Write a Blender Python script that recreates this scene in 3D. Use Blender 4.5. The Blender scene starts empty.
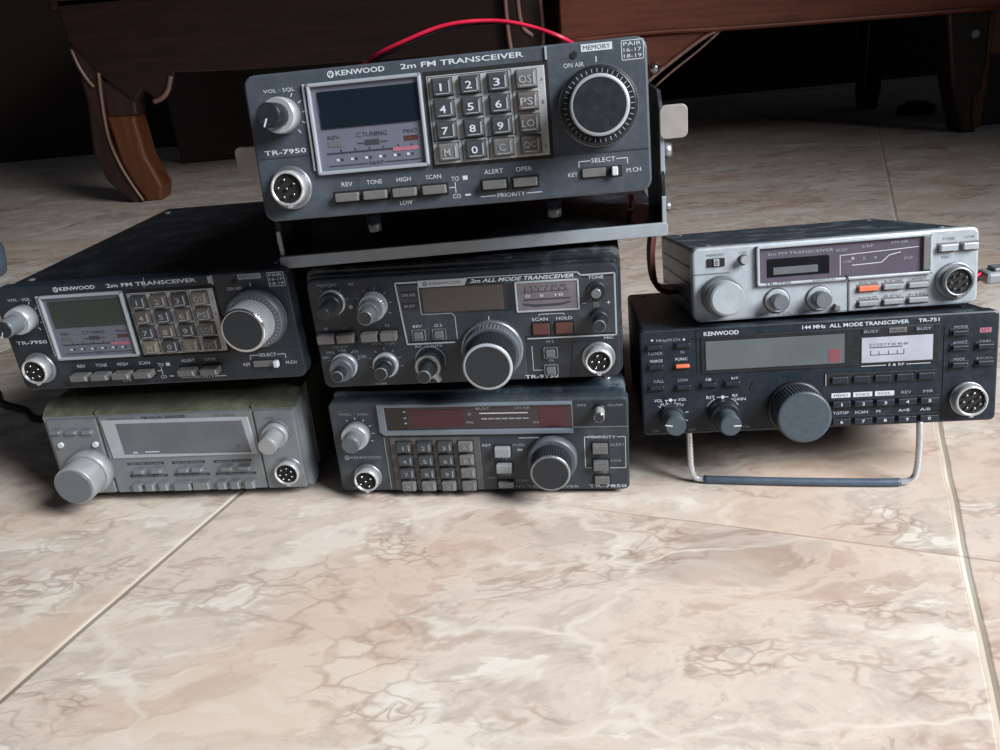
import bpy, bmesh, math, random
from mathutils import Matrix, Vector
random.seed(7)
S = bpy.context.scene
COL = S.collection
MM = 0.001
sin, cos, pi = math.sin, math.cos, math.pi

# ------------------------------------------------------------------ camera
PITCH, ROLL, FPX = 0.41525, -0.09395, 836.3
fw = Vector((0, cos(PITCH), -sin(PITCH)))
rt = Vector((1, 0, 0)); up = rt.cross(fw)
r2 = cos(ROLL) * rt + sin(ROLL) * up
u2 = -sin(ROLL) * rt + cos(ROLL) * up
cd = bpy.data.cameras.new('camera'); cam = bpy.data.objects.new('camera', cd); COL.objects.link(cam)
cd.sensor_width = 36; cd.lens = FPX / 1000 * 36; cd.clip_start = 0.01; cd.clip_end = 50
m = Matrix.Identity(4)
for i in range(3):
    m[i][0] = r2[i]; m[i][1] = u2[i]; m[i][2] = -fw[i]
m[2][3] = 0.2684
cam.matrix_world = m
S.camera = cam

# ------------------------------------------------------------------ world, lights, exposure
w = bpy.data.worlds.new('world'); S.world = w; w.use_nodes = True
bg = w.node_tree.nodes['Background']; bg.inputs[0].default_value = (0.72, 0.84, 1.0, 1); bg.inputs[1].default_value = 0.065
def area(name, loc, target, size, power, col, spread=180):
    l = bpy.data.lights.new(name, 'AREA'); l.shape = 'RECTANGLE'; l.size, l.size_y = size
    l.energy = power; l.color = col; l.spread = math.radians(spread)
    o = bpy.data.objects.new(name, l); COL.objects.link(o); o.location = loc
    o.rotation_euler = (Vector(target) - Vector(loc)).to_track_quat('-Z', 'Y').to_euler()
    return o
area('window_light', (1.25, -0.46, 1.12), (-0.14, 0.36, 0.0), (0.85, 0.85), 14.3, (0.97, 0.985, 1.0), 70)
S.view_settings.view_transform = 'Standard'; S.view_settings.look = 'None'
S.view_settings.gamma = 1; S.view_settings.use_curve_mapping = False
S.view_settings.exposure = 0.0

# ------------------------------------------------------------------ materials
def lin(c):
    c /= 255
    return c / 12.92 if c <= 0.04045 else ((c + 0.055) / 1.055) ** 2.4
def rgb(r, g, b): return (lin(r), lin(g), lin(b), 1)
class NT:
    def __init__(s, name):
        s.m = bpy.data.materials.new(name); s.m.use_nodes = True
        s.t = s.m.node_tree; s.n = s.t.nodes; s.b = s.n['Principled BSDF']
    def add(s, kind, **k):
        n = s.n.new(kind)
        for a, v in k.items():
            if a.startswith('i_'):
                key = a[2:]; key = int(key) if key.isdigit() else key.replace('_', ' ')
                n.inputs[key].default_value = v
            else: setattr(n, a, v)
        return n
    def link(s, a, b): s.t.links.new(a, b)
    def ramp(s, fac, stops, interp='LINEAR'):
        r = s.n.new('ShaderNodeValToRGB'); r.color_ramp.interpolation = interp
        e = r.color_ramp.elements
        while len(e) < len(stops): e.new(0.5)
        for i, (p, c) in enumerate(stops): e[i].position = p; e[i].color = c if len(c) == 4 else (*c, 1)
        s.link(fac, r.inputs[0]); return r
    def math(s, op, a, b=None, c=None, clamp=False):
        n = s.n.new('ShaderNodeMath'); n.operation = op; n.use_clamp = clamp
        for i, v in enumerate((a, b, c)):
            if v is None: continue
            if isinstance(v, (int, float)): n.inputs[i].default_value = v
            else: s.link(v, n.inputs[i])
        return n.outputs[0]
    def mix(s, fac, a, b, blend='MIX'):
        n = s.n.new('ShaderNodeMix'); n.data_type = 'RGBA'; n.blend_type = blend
        for i, v in ((0, fac), (6, a), (7, b)):
            if isinstance(v, (int, float)): n.inputs[i].default_value = v
            elif isinstance(v, tuple): n.inputs[i].default_value = v
            else: s.link(v, n.inputs[i])
        return n.outputs[2]
def mat(name, col, rough=0.5, metal=0.0, vary=0.15, scale=300, bump=0.0, dust=None, coat=0.0, spec=0.5):
    N = NT(name); b = N.b
    b.inputs['Metallic'].default_value = metal; b.inputs['Coat Weight'].default_value = coat
    b.inputs['Specular IOR Level'].default_value = spec
    tc = N.add('ShaderNodeTexCoord')
    no = N.add('ShaderNodeTexNoise', i_Scale=scale, i_Detail=5.0, i_Roughness=0.6); N.link(tc.outputs['Object'], no.inputs['Vector'])
    c = rgb(*col)
    lo = tuple(v * (1 - vary) for v in c[:3]) + (1,); hi = tuple(min(1, v * (1 + vary)) for v in c[:3]) + (1,)
    r = N.ramp(no.outputs['Fac'], [(0.3, lo), (0.7, hi)])
    out = r.outputs[0]
    if dust:
        n2 = N.add('ShaderNodeTexNoise', i_Scale=45.0, i_Detail=8.0, i_Roughness=0.75); N.link(tc.outputs['Object'], n2.inputs['Vector'])
        f = N.ramp(n2.outputs['Fac'], [(0.5, (0, 0, 0)), (0.72, (dust[3],) * 3)])
        out = N.mix(f.outputs[0], out, rgb(*dust[:3]))
    N.link(out, b.inputs['Base Color'])
    rr = N.ramp(no.outputs['Fac'], [(0.3, (max(0, rough - 0.08),) * 3), (0.7, (min(1, rough + 0.08),) * 3)])
    N.link(rr.outputs[0], b.inputs['Roughness'])
    if bump:
        bp = N.add('ShaderNodeBump', i_Strength=bump, i_Distance=0.0005); N.link(no.outputs['Fac'], bp.inputs['Height']); N.link(bp.outputs[0], b.inputs['Normal'])
    return N.m
M = dict(
    panel_blue=mat('slate_panel_paint', (64, 71, 80), 0.42, 0, .08, 250, dust=(110, 118, 124, .25)),
    panel_dark=mat('charcoal_panel_paint', (30, 38, 47), 0.42, 0, .1, 250, dust=(90, 98, 104, .2)),
    panel_grey=mat('grey_panel_paint', (46, 54, 62), 0.46, 0, .1, 250, dust=(110, 114, 116, .25)),
    panel_navy=mat('blue_black_panel_paint', (22, 32, 42), 0.4, 0, .1, 250, dust=(90, 98, 108, .15)),
    black=mat('black_enamel', (20, 22, 26), 0.42, 0, .3, 900, .35, dust=(90, 95, 100, .18)),
    black_rough=mat('black_wrinkle_enamel', (24, 29, 35), 0.5, 0, .4, 1400, .6, dust=(140, 148, 152, .55)),
    case_navy=mat('scuffed_blue_black_enamel', (46, 58, 70), 0.36, 0, .3, 500, .3, dust=(150, 160, 165, .6)),
    silver=mat('silver_panel_paint', (170, 178, 186), 0.36, 0.25, .05, 200, dust=(150, 150, 145, .35)),
    silver_old=mat('tarnished_silver_panel', (127, 134, 139), 0.36, 0.4, .08, 120, dust=(120, 122, 112, .4)),
    case_olive=mat('grimy_grey_green_case', (98, 99, 84), 0.5, 0.25, .2, 90, dust=(150, 150, 130, .5)),
    trim=mat('aluminium_trim', (168, 176, 184), 0.34, 0.3, .02, 40),
    trim_dull=mat('dull_aluminium_trim', (112, 124, 134), 0.4, 0.2, .03, 40),
    chrome=mat('brushed_chrome', (205, 208, 212), 0.2, 1.0, .06, 400),
    dim_metal=mat('dull_steel', (150, 155, 160), 0.38, 0.8, .1, 300),
    knob_dark=mat('dark_knob_plastic', (34, 39, 44), 0.38, 0, .1, 300),
    knob_black=mat('black_knob_plastic', (28, 31, 35), 0.4, 0, .1, 300),
    knob_grey=mat('blue_grey_knob_plastic', (80, 87, 94), 0.42, 0, .08, 300),
    knob_light=mat('silver_knob', (168, 173, 178), 0.34, 0.35, .05, 300),
    knob_slate=mat('slate_knob_plastic', (64, 75, 84), 0.42, 0, .08, 300),
    knob_worn=mat('worn_grey_knob', (142, 145, 148), 0.4, 0.2, .08, 80, dust=(118, 116, 108, .4)),
    socket_metal=mat('satin_socket_metal', (196, 200, 204), 0.3, 0.55, .05, 200),
    knob_mid=mat('grey_knob_cap', (104, 110, 115), 0.4, 0.2, .05, 300),
    key_dark=mat('dark_grey_key', (58, 62, 66), 0.45, 0, .08, 300),
    key_mid=mat('mid_grey_key', (98, 98, 98), 0.5, 0, .08, 300),
    key_brown=mat('brown_grey_key', (88, 82, 78), 0.5, 0, .08, 300),
    key_tan=mat('grimy_tan_key', (112, 106, 92), 0.5, 0, .1, 300),
    key_light=mat('light_grey_button', (140, 146, 150), 0.4, 0.1, .05, 300),
    key_navy=mat('blue_black_button', (30, 38, 48), 0.35, 0, .08, 300),
    plate=mat('keypad_silver_plate', (164, 167, 170), 0.42, 0.1, .06, 150, dust=(120, 112, 100, .5)),
    plate_dull=mat('keypad_dull_plate', (84, 82, 82), 0.48, 0.1, .06, 150, dust=(140, 135, 125, .4)),
    glass_blue=mat('dark_blue_display_glass', (20, 28, 38), 0.12, 0, .1, 60, coat=.3),
    glass_green=mat('dark_green_display_glass', (44, 54, 52), 0.15, 0, .1, 60, coat=.3),
    glass_black=mat('black_display_glass', (24, 24, 28), 0.14, 0, .1, 60, coat=.3),
    glass_red=mat('dark_red_display_filter', (66, 27, 35), 0.16, 0, .12, 60, coat=.3),
    glass_plum=mat('plum_display_filter', (50, 41, 47), 0.16, 0, .1, 60, coat=.3),
    glass_mauve=mat('mauve_smoked_display', (88, 82, 94), 0.18, 0, .12, 50, coat=.3),
    lcd_brown=mat('brown_grey_lcd', (70, 66, 65), 0.2, 0, .1, 40),
    lcd_grey=mat('silver_grey_lcd', (90, 97, 99), 0.22, 0, .1, 30),
    lcd_pink=mat('pinkish_red_lcd_mark', (124, 74, 82), 0.25, 0, .1, 30),
    lcd_slate=mat('slate_lcd', (96, 100, 106), 0.2, 0, .15, 40),
    scale_lilac=mat('lilac_grey_scale_plate', (104, 108, 122), 0.35, 0.1, .05, 120),
    meter=mat('meter_face', (164, 166, 178), 0.3, 0, .12, 60),
    meter_pink=mat('faded_meter_face', (104, 100, 106), 0.3, 0, .2, 90),
    white=mat('white_print', (190, 198, 206), 0.5, 0, .05, 300),
    grey_print=mat('faded_grey_print', (142, 150, 158), 0.5, 0, .1, 300),
    dark_print=mat('dark_print', (48, 54, 62), 0.5, 0, .1, 300),
    pink=mat('pink_print', (160, 100, 116), 0.5, 0, .1, 300),
    orange=mat('orange_button_plastic', (216, 112, 78), 0.4, 0, .08, 300),
    red_key=mat('dull_red_key', (80, 49, 46), 0.4, 0, .08, 300),
    pink_key=mat('pink_red_key', (190, 90, 110), 0.4, 0, .08, 300),
    rubber=mat('black_rubber', (18, 18, 18), 0.8, 0, .1, 300),
    red_wire=mat('red_wire_insulation', (196, 28, 62), 0.38, 0, .1, 100),
    black_wire=mat('black_wire_insulation', (34, 26, 30), 0.42, 0, .1, 100),
    bracket=mat('black_bracket_paint', (26, 30, 36), 0.38, 0, .3, 200, .1, dust=(120, 125, 130, .35)),
    bracket_edge=mat('worn_grey_bracket_lip', (146, 155, 163), 0.45, 0.1, .06, 150, dust=(120, 126, 132, .4)),
    tab=mat('bare_beige_metal_tab', (150, 146, 144), 0.5, 0.1, .05, 150, dust=(128, 120, 112, .3)),
    rust=mat('rust_brown_strap', (88, 40, 32), 0.55, 0, .3, 200),
    tan=mat('tan_strap_face', (160, 134, 120), 0.6, 0, .2, 200),
    sleeve=mat('slate_blue_plastic_sleeve', (70, 84, 100), 0.5, 0, .15, 200),
)

# ------------------------------------------------------------------ geometry helpers (millimetres; x right, y back, z up)
_tc = {}
def text_mesh(s, shear=0.0, bold=0.0):
    key = (s, shear, bold)
    if key in _tc: return _tc[key]
    cu = bpy.data.curves.new('lettering', 'FONT'); cu.body = s; cu.size = 1; cu.shear = shear; cu.offset = bold; cu.resolution_u = 2
    o = bpy.data.objects.new('lettering', cu); COL.objects.link(o)
    dg = bpy.context.evaluated_depsgraph_get(); dg.update()
    me = o.evaluated_get(dg).to_mesh()
    vs = [v.co.copy() for v in me.vertices]; fs = [list(p.vertices) for p in me.polygons]
    o.evaluated_get(dg).to_mesh_clear()
    bpy.data.objects.remove(o); bpy.data.curves.remove(cu)
    xs = [v.x for v in vs]; ys = [v.y for v in vs]
    x0, x1, y0, y1 = min(xs), max(xs), min(ys), max(ys)
    out = ([((v.x - x0) / (x1 - x0 or 1), (v.y - y0) / (y1 - y0 or 1)) for v in vs], fs)
    _tc[key] = out
    return out
class MB:
    def __init__(s): s.bm = bmesh.new(); s.mats = []
    def mi(s, name):
        if name not in s.mats: s.mats.append(name)
        return s.mats.index(name)
    def merge(s, t, mt, smooth=False, T=None):
        k = s.mi(mt)
        if T is not None: bmesh.ops.transform(t, matrix=T, verts=t.verts)
        mp = {v: s.bm.verts.new(v.co) for v in t.verts}
        for f in t.faces:
            try: g = s.bm.faces.new([mp[v] for v in f.verts])
            except ValueError: continue
            g.material_index = k; g.smooth = smooth
        t.free(); return s
    def box(s, x0, x1, y0, y1, z0, z1, mt, bev=0.0, seg=2, T=None):
        t = bmesh.new(); bmesh.ops.create_cube(t, size=1)
        for v in t.verts: v.co = Vector(((x0 + x1) / 2 + v.co.x * (x1 - x0), (y0 + y1) / 2 + v.co.y * (y1 - y0), (z0 + z1) / 2 + v.co.z * (z1 - z0)))
        if bev: bmesh.ops.bevel(t, geom=t.edges[:], offset=bev, segments=seg, affect='EDGES', profile=.5, clamp_overlap=True)
        return s.merge(t, mt, T=T)
    def prism(s, pts, y0, y1, mt, bev=0.0, T=None, back=False):
        """outline in x,z extruded from y0 (front) to y1"""
        t = bmesh.new(); fv = [t.verts.new((x, y0, z)) for x, z in pts]; bv = [t.verts.new((x, y1, z)) for x, z in pts]
        f = t.faces.new(fv); t.faces.new(bv[::-1]); n = len(pts)
        for i in range(n): t.faces.new((fv[i], bv[i], bv[(i + 1) % n], fv[(i + 1) % n]))
        bmesh.ops.recalc_face_normals(t, faces=t.faces[:])
        if bev: bmesh.ops.bevel(t, geom=list(f.edges), offset=bev, segments=2, affect='EDGES', profile=.5, clamp_overlap=True)
        return s.merge(t, mt, T=T)
    def rrect(s, x0, x1, z0, z1, r, y0, y1, mt, bev=0.0, n=5, T=None):
        pts = []
        for cx, cz, a in ((x1 - r, z1 - r, 0), (x0 + r, z1 - r, 90), (x0 + r, z0 + r, 180), (x1 - r, z0 + r, 270)):
            for i in range(n): b = math.radians(a + 90 * i / (n - 1)); pts.append((cx + r * cos(b), cz + r * sin(b)))
        return s.prism(pts, y0, y1, mt, bev, T)
    def frame(s, x0, x1, z0, z1, wd, y0, y1, mt, bev=0.0):
        s.box(x0, x1, y0, y1, z1 - wd, z1, mt, bev); s.box(x0, x1, y0, y1, z0, z0 + wd, mt, bev)
        s.box(x0, x0 + wd, y0, y1, z0, z1, mt, bev); s.box(x1 - wd, x1, y0, y1, z0, z1, mt, bev); return s
    def lathe(s, cx, cz, prof, mt, seg=40, knurl=0, depth=0.0, y=0.0):
        """profile of (r, y) pairs around the y axis; knurl = number of grooves on the outer wall"""
        k = s.mi(mt); rows = []
        if knurl: seg = knurl * 4
        for j, (r, yy) in enumerate(prof):
            row = []
            for i in range(seg):
                rr = r
                if knurl and len(prof) > 3 and 0 < j < len(prof) - 1: rr = r - (depth if i % 4 < 2 else 0)
                a = 2 * pi * i / seg
                row.append(s.bm.verts.new((cx + rr * cos(a), y + yy, cz + rr * sin(a))))
            rows.append(row)
        for a, b in zip(rows, rows[1:]):
            for i in range(seg):
                f = s.bm.faces.new((a[i], a[(i + 1) % seg], b[(i + 1) % seg], b[i])); f.material_index = k; f.smooth = not knurl
        for row in (rows[0], rows[-1]):
            f = s.bm.faces.new(row); f.material_index = k
        return s
    def tube(s, pts, r, mt, seg=12, closed=False):
        k = s.mi(mt); P = [Vector(p) for p in pts]; rows = []; prev = None
        for i, p in enumerate(P):
            d = (P[min(i + 1, len(P) - 1)] - P[max(i - 1, 0)]).normalized()
            if prev is None: a = d.orthogonal().normalized()
            else: a = (prev - d * prev.dot(d)).normalized()
            prev = a; b = d.cross(a)
            rr = r[i] if isinstance(r, (list, tuple)) else r
            rows.append([s.bm.verts.new(p + rr * (cos(2 * pi * j / seg) * a + sin(2 * pi * j / seg) * b)) for j in range(seg)])
        for a, b in zip(rows, rows[1:]):
            for i in range(seg):
                f = s.bm.faces.new((a[i], a[(i + 1) % seg], b[(i + 1) % seg], b[i])); f.material_index = k; f.smooth = True
        for row in (rows[0], rows[-1]):
            f = s.bm.faces.new(row); f.material_index = k
        return s
    def text(s, st, x0, x1, z0, z1, mt='white', y=-0.12, shear=0.0, bold=0.0):
        vs, fs = text_mesh(st, shear, bold); k = s.mi(mt)
        V = [s.bm.verts.new((x0 + (x1 - x0) * a, y, z0 + (z1 - z0) * b)) for a, b in vs]
        for f in fs:
            try: g = s.bm.faces.new([V[i] for i in f]); g.material_index = k
            except ValueError: pass
        return s
    def line(s, pts, wd, mt='white', y=-0.12):
        for (xa, za), (xb, zb) in zip(pts, pts[1:]):
            d = Vector((xb - xa, zb - za)); L = d.length
            if L == 0: continue
            n = Vector((-d.y, d.x)) / L * wd / 2; e = d / L * wd / 2
            k = s.mi(mt)
            q = [(xa - e.x + n.x, za - e.y + n.y), (xa - e.x - n.x, za - e.y - n.y), (xb + e.x - n.x, zb + e.y - n.y), (xb + e.x + n.x, zb + e.y + n.y)]
            f = s.bm.faces.new([s.bm.verts.new((a, y, b)) for a, b in q]); f.material_index = k
        return s
    def done(s, name, parent=None, fix=True):
        if fix: bmesh.ops.recalc_face_normals(s.bm, faces=s.bm.faces)
        bmesh.ops.scale(s.bm, vec=(MM,) * 3, verts=s.bm.verts)
        me = bpy.data.meshes.new(name); s.bm.to_mesh(me); s.bm.free()
        for n in s.mats: me.materials.append(M[n])
        o = bpy.data.objects.new(name, me); COL.objects.link(o)
        if parent: o.parent = parent
        return o
def tag(o, label, cat, group=None):
    o['label'] = label; o['category'] = cat
    if group: o['group'] = group
    return o
def thing(name, label, cat, pos=(0, 0, 0), yaw=0, tilt=0, roll=0):
    o = bpy.data.objects.new(name, None); COL.objects.link(o); o.empty_display_size = .02
    Z = Matrix.Rotation(yaw, 4, 'Z'); X = Matrix.Rotation(-tilt, 4, 'X'); Y = Matrix.Rotation(-roll, 4, 'Y')
    o.matrix_world = Matrix.Translation(Vector(pos) * MM) @ Z @ X @ Y
    return tag(o, label, cat)
def smooth_path(pts, n=8):
    P = [Vector(p) for p in pts]; P = [2 * P[0] - P[1]] + P + [2 * P[-1] - P[-2]]; out = []
    for i in range(1, len(P) - 2):
        for j in range(n):
            t = j / n; a, b, c, d = P[i - 1:i + 3]
            out.append(.5 * ((2 * b) + (-a + c) * t + (2 * a - 5 * b + 4 * c - d) * t * t + (-a + 3 * b - 3 * c + d) * t ** 3))
    return out + [P[-2]]

# ------------------------------------------------------------------ the room
def floor_material():
    N = NT('marbled_ceramic_tiles'); b = N.b
    tc = N.add('ShaderNodeTexCoord'); P = tc.outputs['Object']
    sx = N.add('ShaderNodeSeparateXYZ'); N.link(P, sx.inputs[0]); X, Y = sx.outputs[0], sx.outputs[1]
    wob = N.add('ShaderNodeTexNoise', i_Scale=14.0, i_Detail=3.0); N.link(P, wob.inputs['Vector'])
    wv = N.math('MULTIPLY', N.math('SUBTRACT', wob.outputs['Fac'], .5), .0035)
    n = N.math('ADD', N.math('SUBTRACT', N.math('MULTIPLY', X, .9226), N.math('MULTIPLY', Y, .3857)), wv)
    d = N.math('ADD', N.math('ADD', N.math('MULTIPLY', X, .3857), N.math('MULTIPLY', Y, .9226)), wv)
    un = N.math('DIVIDE', N.math('SUBTRACT', n, .0745), .411); ud = N.math('DIVIDE', N.math('SUBTRACT', d, .393), .475)
    def dist(u, size): return N.math('MULTIPLY', N.math('SUBTRACT', .5, N.math('ABSOLUTE', N.math('SUBTRACT', N.math('FRACT', u), .5))), size)
    dn, dd = dist(un, .411), dist(ud, .475)
    # stone figure: an offset per tile, stretched and warped
    ti = N.add('ShaderNodeCombineXYZ'); N.link(N.math('FLOOR', un), ti.inputs[0]); N.link(N.math('FLOOR', ud), ti.inputs[1])
    off = N.add('ShaderNodeTexWhiteNoise', noise_dimensions='3D'); N.link(ti.outputs[0], off.inputs['Vector'])
    mp = N.add('ShaderNodeMapping'); mp.inputs['Rotation'].default_value = (0, 0, math.radians(-38)); mp.inputs['Scale'].default_value = (1, 1.9, 1); N.link(P, mp.inputs['Vector'])
    va = N.add('ShaderNodeVectorMath', operation='MULTIPLY_ADD'); N.link(off.outputs['Color'], va.inputs[0]); va.inputs[1].default_value = (3, 3, 3); N.link(mp.outputs[0], va.inputs[2])
    V = va.outputs[0]
    def noise(sc, det, rough, dist_, vec): 
        q = N.add('ShaderNodeTexNoise', i_Scale=sc, i_Detail=det, i_Roughness=rough, i_Distortion=dist_); N.link(vec, q.inputs['Vector']); return q
    wn = noise(5.0, 4.0, .6, .3, V)
    w2 = N.add('ShaderNodeVectorMath', operation='MULTIPLY_ADD'); N.link(wn.outputs['Color'], w2.inputs[0]); w2.inputs[1].default_value = (.09, .09, .09); N.link(V, w2.inputs[2]); W = w2.outputs[0]
    big = noise(9.0, 10.0, .66, .25, W)
    base = N.ramp(big.outputs['Fac'], [(.30, rgb(156, 138, 126)), (.39, rgb(176, 158, 146)), (.44, rgb(188, 171, 160)), (.452, rgb(204, 193, 182)), (.50, rgb(196, 182, 171)), (.512, rgb(184, 171, 161)), (.56, rgb(196, 185, 174)), (.568, rgb(212, 206, 196)), (.74, rgb(216, 213, 204))])
    pat = noise(15.0, 9.0, .66, .5, W)
    pr = N.ramp(pat.outputs['Fac'], [(.42, (0, 0, 0)), (.47, (.6, .6, .6)), (.53, (.6, .6, .6)), (.56, (0, 0, 0))])
    c = N.mix(pr.outputs[0], base.outputs[0], rgb(206, 192, 181))
    gp = noise(10.0, 8.0, .62, .4, W); gr = N.ramp(gp.outputs['Fac'], [(.58, (0, 0, 0)), (.63, (.55, .55, .55))]); c = N.mix(gr.outputs[0], c, rgb(168, 156, 148))
    og = noise(4.0, 3.0, .5, .8, W); orr = N.ramp(og.outputs['Fac'], [(.55, (0, 0, 0)), (.66, (.5, .5, .5))]); c = N.mix(orr.outputs[0], c, rgb(198, 174, 154))
    # veins
    def vein(sc, wd, strength, msc, lo, hi, col, c, vec=W):
        vo = N.add('ShaderNodeTexVoronoi', feature='DISTANCE_TO_EDGE', i_Scale=sc); N.link(vec, vo.inputs['Vector'])
        r = N.ramp(vo.outputs['Distance'], [(0, (1, 1, 1)), (wd, (0, 0, 0))])
        mk = noise(msc, 3.0, .6, .5, V); mr = N.ramp(mk.outputs['Fac'], [(lo, (0, 0, 0)), (hi, (strength,) * 3)])
        return N.mix(N.math('MULTIPLY', r.outputs[0], mr.outputs[0]), c, col)
    fine = N.add('ShaderNodeTexNoise', i_Scale=30.0, i_Detail=3.0); N.link(V, fine.inputs['Vector'])
    w3 = N.add('ShaderNodeVectorMath', operation='MULTIPLY_ADD'); N.link(fine.outputs['Color'], w3.inputs[0]); w3.inputs[1].default_value = (.045, .045, .045); N.link(W, w3.inputs[2])
    c = vein(14.0, .025, .35, 6.0, .52, .62, rgb(134, 108, 94), c, w3.outputs[0])
    c = vein(34.0, .09, .42, 9.0, .54, .62, rgb(134, 106, 92), c, w3.outputs[0]); c = vein(75.0, .16, .55, 11.0, .55, .62, rgb(140, 112, 98), c, w3.outputs[0])
    c = vein(6.0, .03, .8, 5.0, .42, .56, rgb(214, 206, 194), c, w3.outputs[0])
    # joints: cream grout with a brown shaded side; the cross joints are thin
    gw = N.math('LESS_THAN', dn, .0017); gd = N.math('LESS_THAN', dd, .0006)
    gcol = N.ramp(wob.outputs['Fac'], [(.4, rgb(184, 172, 156)), (.6, rgb(210, 201, 188))])
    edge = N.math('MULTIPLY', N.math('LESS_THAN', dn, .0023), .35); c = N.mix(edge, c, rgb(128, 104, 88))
    c = N.mix(gw, c, gcol.outputs[0]); fade = N.math('MULTIPLY', N.math('ADD', n, .17), 9.0, clamp=True); gdm = N.math('MULTIPLY', gd, N.math('MAXIMUM', fade, N.math('GREATER_THAN', d, .7)))
    c = N.mix(N.math('MULTIPLY', gdm, .5), c, rgb(140, 110, 92))
    N.link(c, b.inputs['Base Color'])
    rr = N.ramp(big.outputs['Fac'], [(.3, (.30,) * 3), (.7, (.38,) * 3)]); N.link(rr.outputs[0], b.inputs['Roughness'])
    hh = N.math('DIVIDE', dn, .0028, clamp=True)
    bp = N.add('ShaderNodeBump', i_Strength=.7, i_Distance=.0012); N.link(hh, bp.inputs['Height']); N.link(bp.outputs[0], b.inputs['Normal'])
    return N.m
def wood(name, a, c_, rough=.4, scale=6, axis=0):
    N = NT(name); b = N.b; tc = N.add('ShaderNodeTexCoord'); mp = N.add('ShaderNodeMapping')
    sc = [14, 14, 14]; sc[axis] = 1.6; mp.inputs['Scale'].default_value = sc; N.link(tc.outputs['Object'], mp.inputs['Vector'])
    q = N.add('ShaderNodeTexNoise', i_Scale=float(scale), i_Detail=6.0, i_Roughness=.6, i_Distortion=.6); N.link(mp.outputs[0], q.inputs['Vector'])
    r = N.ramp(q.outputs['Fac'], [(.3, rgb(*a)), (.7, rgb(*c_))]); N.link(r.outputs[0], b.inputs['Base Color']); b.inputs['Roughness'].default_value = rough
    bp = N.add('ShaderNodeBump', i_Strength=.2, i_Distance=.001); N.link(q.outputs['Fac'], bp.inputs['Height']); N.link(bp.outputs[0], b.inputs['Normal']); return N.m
M.update(
    floor=floor_material(), wall=mat('dim_brown_wall_paint', (44, 32, 26), .85, 0, .1, 6),
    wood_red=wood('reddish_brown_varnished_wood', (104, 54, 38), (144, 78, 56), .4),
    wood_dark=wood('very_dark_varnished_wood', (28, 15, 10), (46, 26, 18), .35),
    wood_darker=wood('dark_brown_wood', (34, 20, 15), (56, 34, 26), .4, axis=2),
    wood_edge=wood('light_wood_edge_highlight', (96, 72, 60), (130, 102, 88), .35, axis=2),  # highlights on settee edges and scroll, painted as lighter wood
    wood_shine=wood('pale_wood_moulding_highlight', (150, 112, 104), (190, 150, 140), .35, axis=2),  # highlights on post and bracket mouldings, painted as pale wood
    wood_orange=wood('orange_wood_lit_part', (74, 40, 20), (100, 56, 30), .45, axis=2),  # light falling on the lower settee leg, painted as orange wood
    wood_tan=wood('tan_brown_wood', (96, 58, 38), (130, 82, 56), .45, axis=2),
)
def room(name, *boxes_):
    b = MB()
    for bb in boxes_: b.box(*bb)
    o = b.done(name); o['kind'] = 'structure'; return o
room('floor', (-3000, 3000, -1500, 3000, -20, 0, 'floor'))
room('wall_back', (-3000, 3000, 2300, 2400, 0, 2600, 'wall'))
room('wall_left', (-3100, -3000, -1500, 3000, 0, 2600, 'wall'))
room('wall_right', (3000, 3100, -1500, 3000, 0, 2600, 'wall'))

# ------------------------------------------------------------------ furniture behind
def oprism(b, pts, y0, y1, mt, bev=0.0): return b.prism(pts, y0, y1, mt, bev)
t = thing('wooden_cabinet', 'reddish-brown wooden cabinet on short legs, its rail crossing the top right', 'cabinet', (500, 1440, 0))
def C(b, name, label=None):
    b.bm.transform(Matrix.Translation((-500, -1440, 0))); o = b.done(name, t)
    if label: o['label'] = label
    return o
b = MB(); oprism(b, [(149, 207), (293, 208), (407, 204), (614, 200), (857, 196), (857, 290), (149, 290)], 1440, 1462, 'wood_red', 1.5); C(b, 'front_rail')
b = MB(); b.tube(smooth_path([(149, 1438, 206), (293, 1438, 207), (407, 1438, 203), (614, 1438, 199), (857, 1438, 195)], 5), 4, 'wood_red', 10); C(b, 'rail_moulding')
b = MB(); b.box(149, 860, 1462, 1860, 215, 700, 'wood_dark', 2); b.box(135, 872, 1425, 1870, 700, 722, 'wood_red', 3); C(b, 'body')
for i in range(2):
    b = MB(); b.box(155 + i * 350, 500 + i * 350, 1446, 1462, 300, 690, 'wood_red', 2); b.box(190 + i * 350, 465 + i * 350, 1440, 1447, 335, 655, 'wood_red', 3); b.lathe(480 + i * 44, 500, [(10, 0), (12, -12), (6, -18)], 'dim_metal', 20, y=1446); C(b, 'door')
b = MB(); oprism(b, [(149, 207), (149, 150), (156, 60), (150, 8), (154, 0), (196, 0), (200, 10), (192, 60), (205, 100), (250, 118), (276, 122), (299, 142), (327, 160), (372, 189), (407, 204)], 1444, 1490, 'wood_red', 5); C(b, 'leg', 'front leg with a scalloped bracket')
b = MB(); b.tube(smooth_path([(276, 1442, 123), (300, 1441, 142), (327, 1441, 160), (372, 1441, 188), (407, 1441, 204)], 5), 3, 'wood_shine', 8); b.tube(smooth_path([(300, 1443, 124), (330, 1443, 146), (372, 1443, 174), (409, 1443, 202)], 5), 1.8, 'wood_shine', 8); C(b, 'bracket_beading')
b = MB(); b.lathe(298, 152, [(9, 0), (10, -4), (7, -9), (3, -11)], 'chrome', 20, y=1443); C(b, 'metal_stud')
b = MB(); oprism(b, [(776, 198), (848, 198), (853, 115), (850, 68), (837, 53), (842, 28), (850, 0), (826, 0), (817, 26), (811, 42), (796, 89)], 1446, 1492, 'wood_dark', 5); C(b, 'leg')
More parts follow.
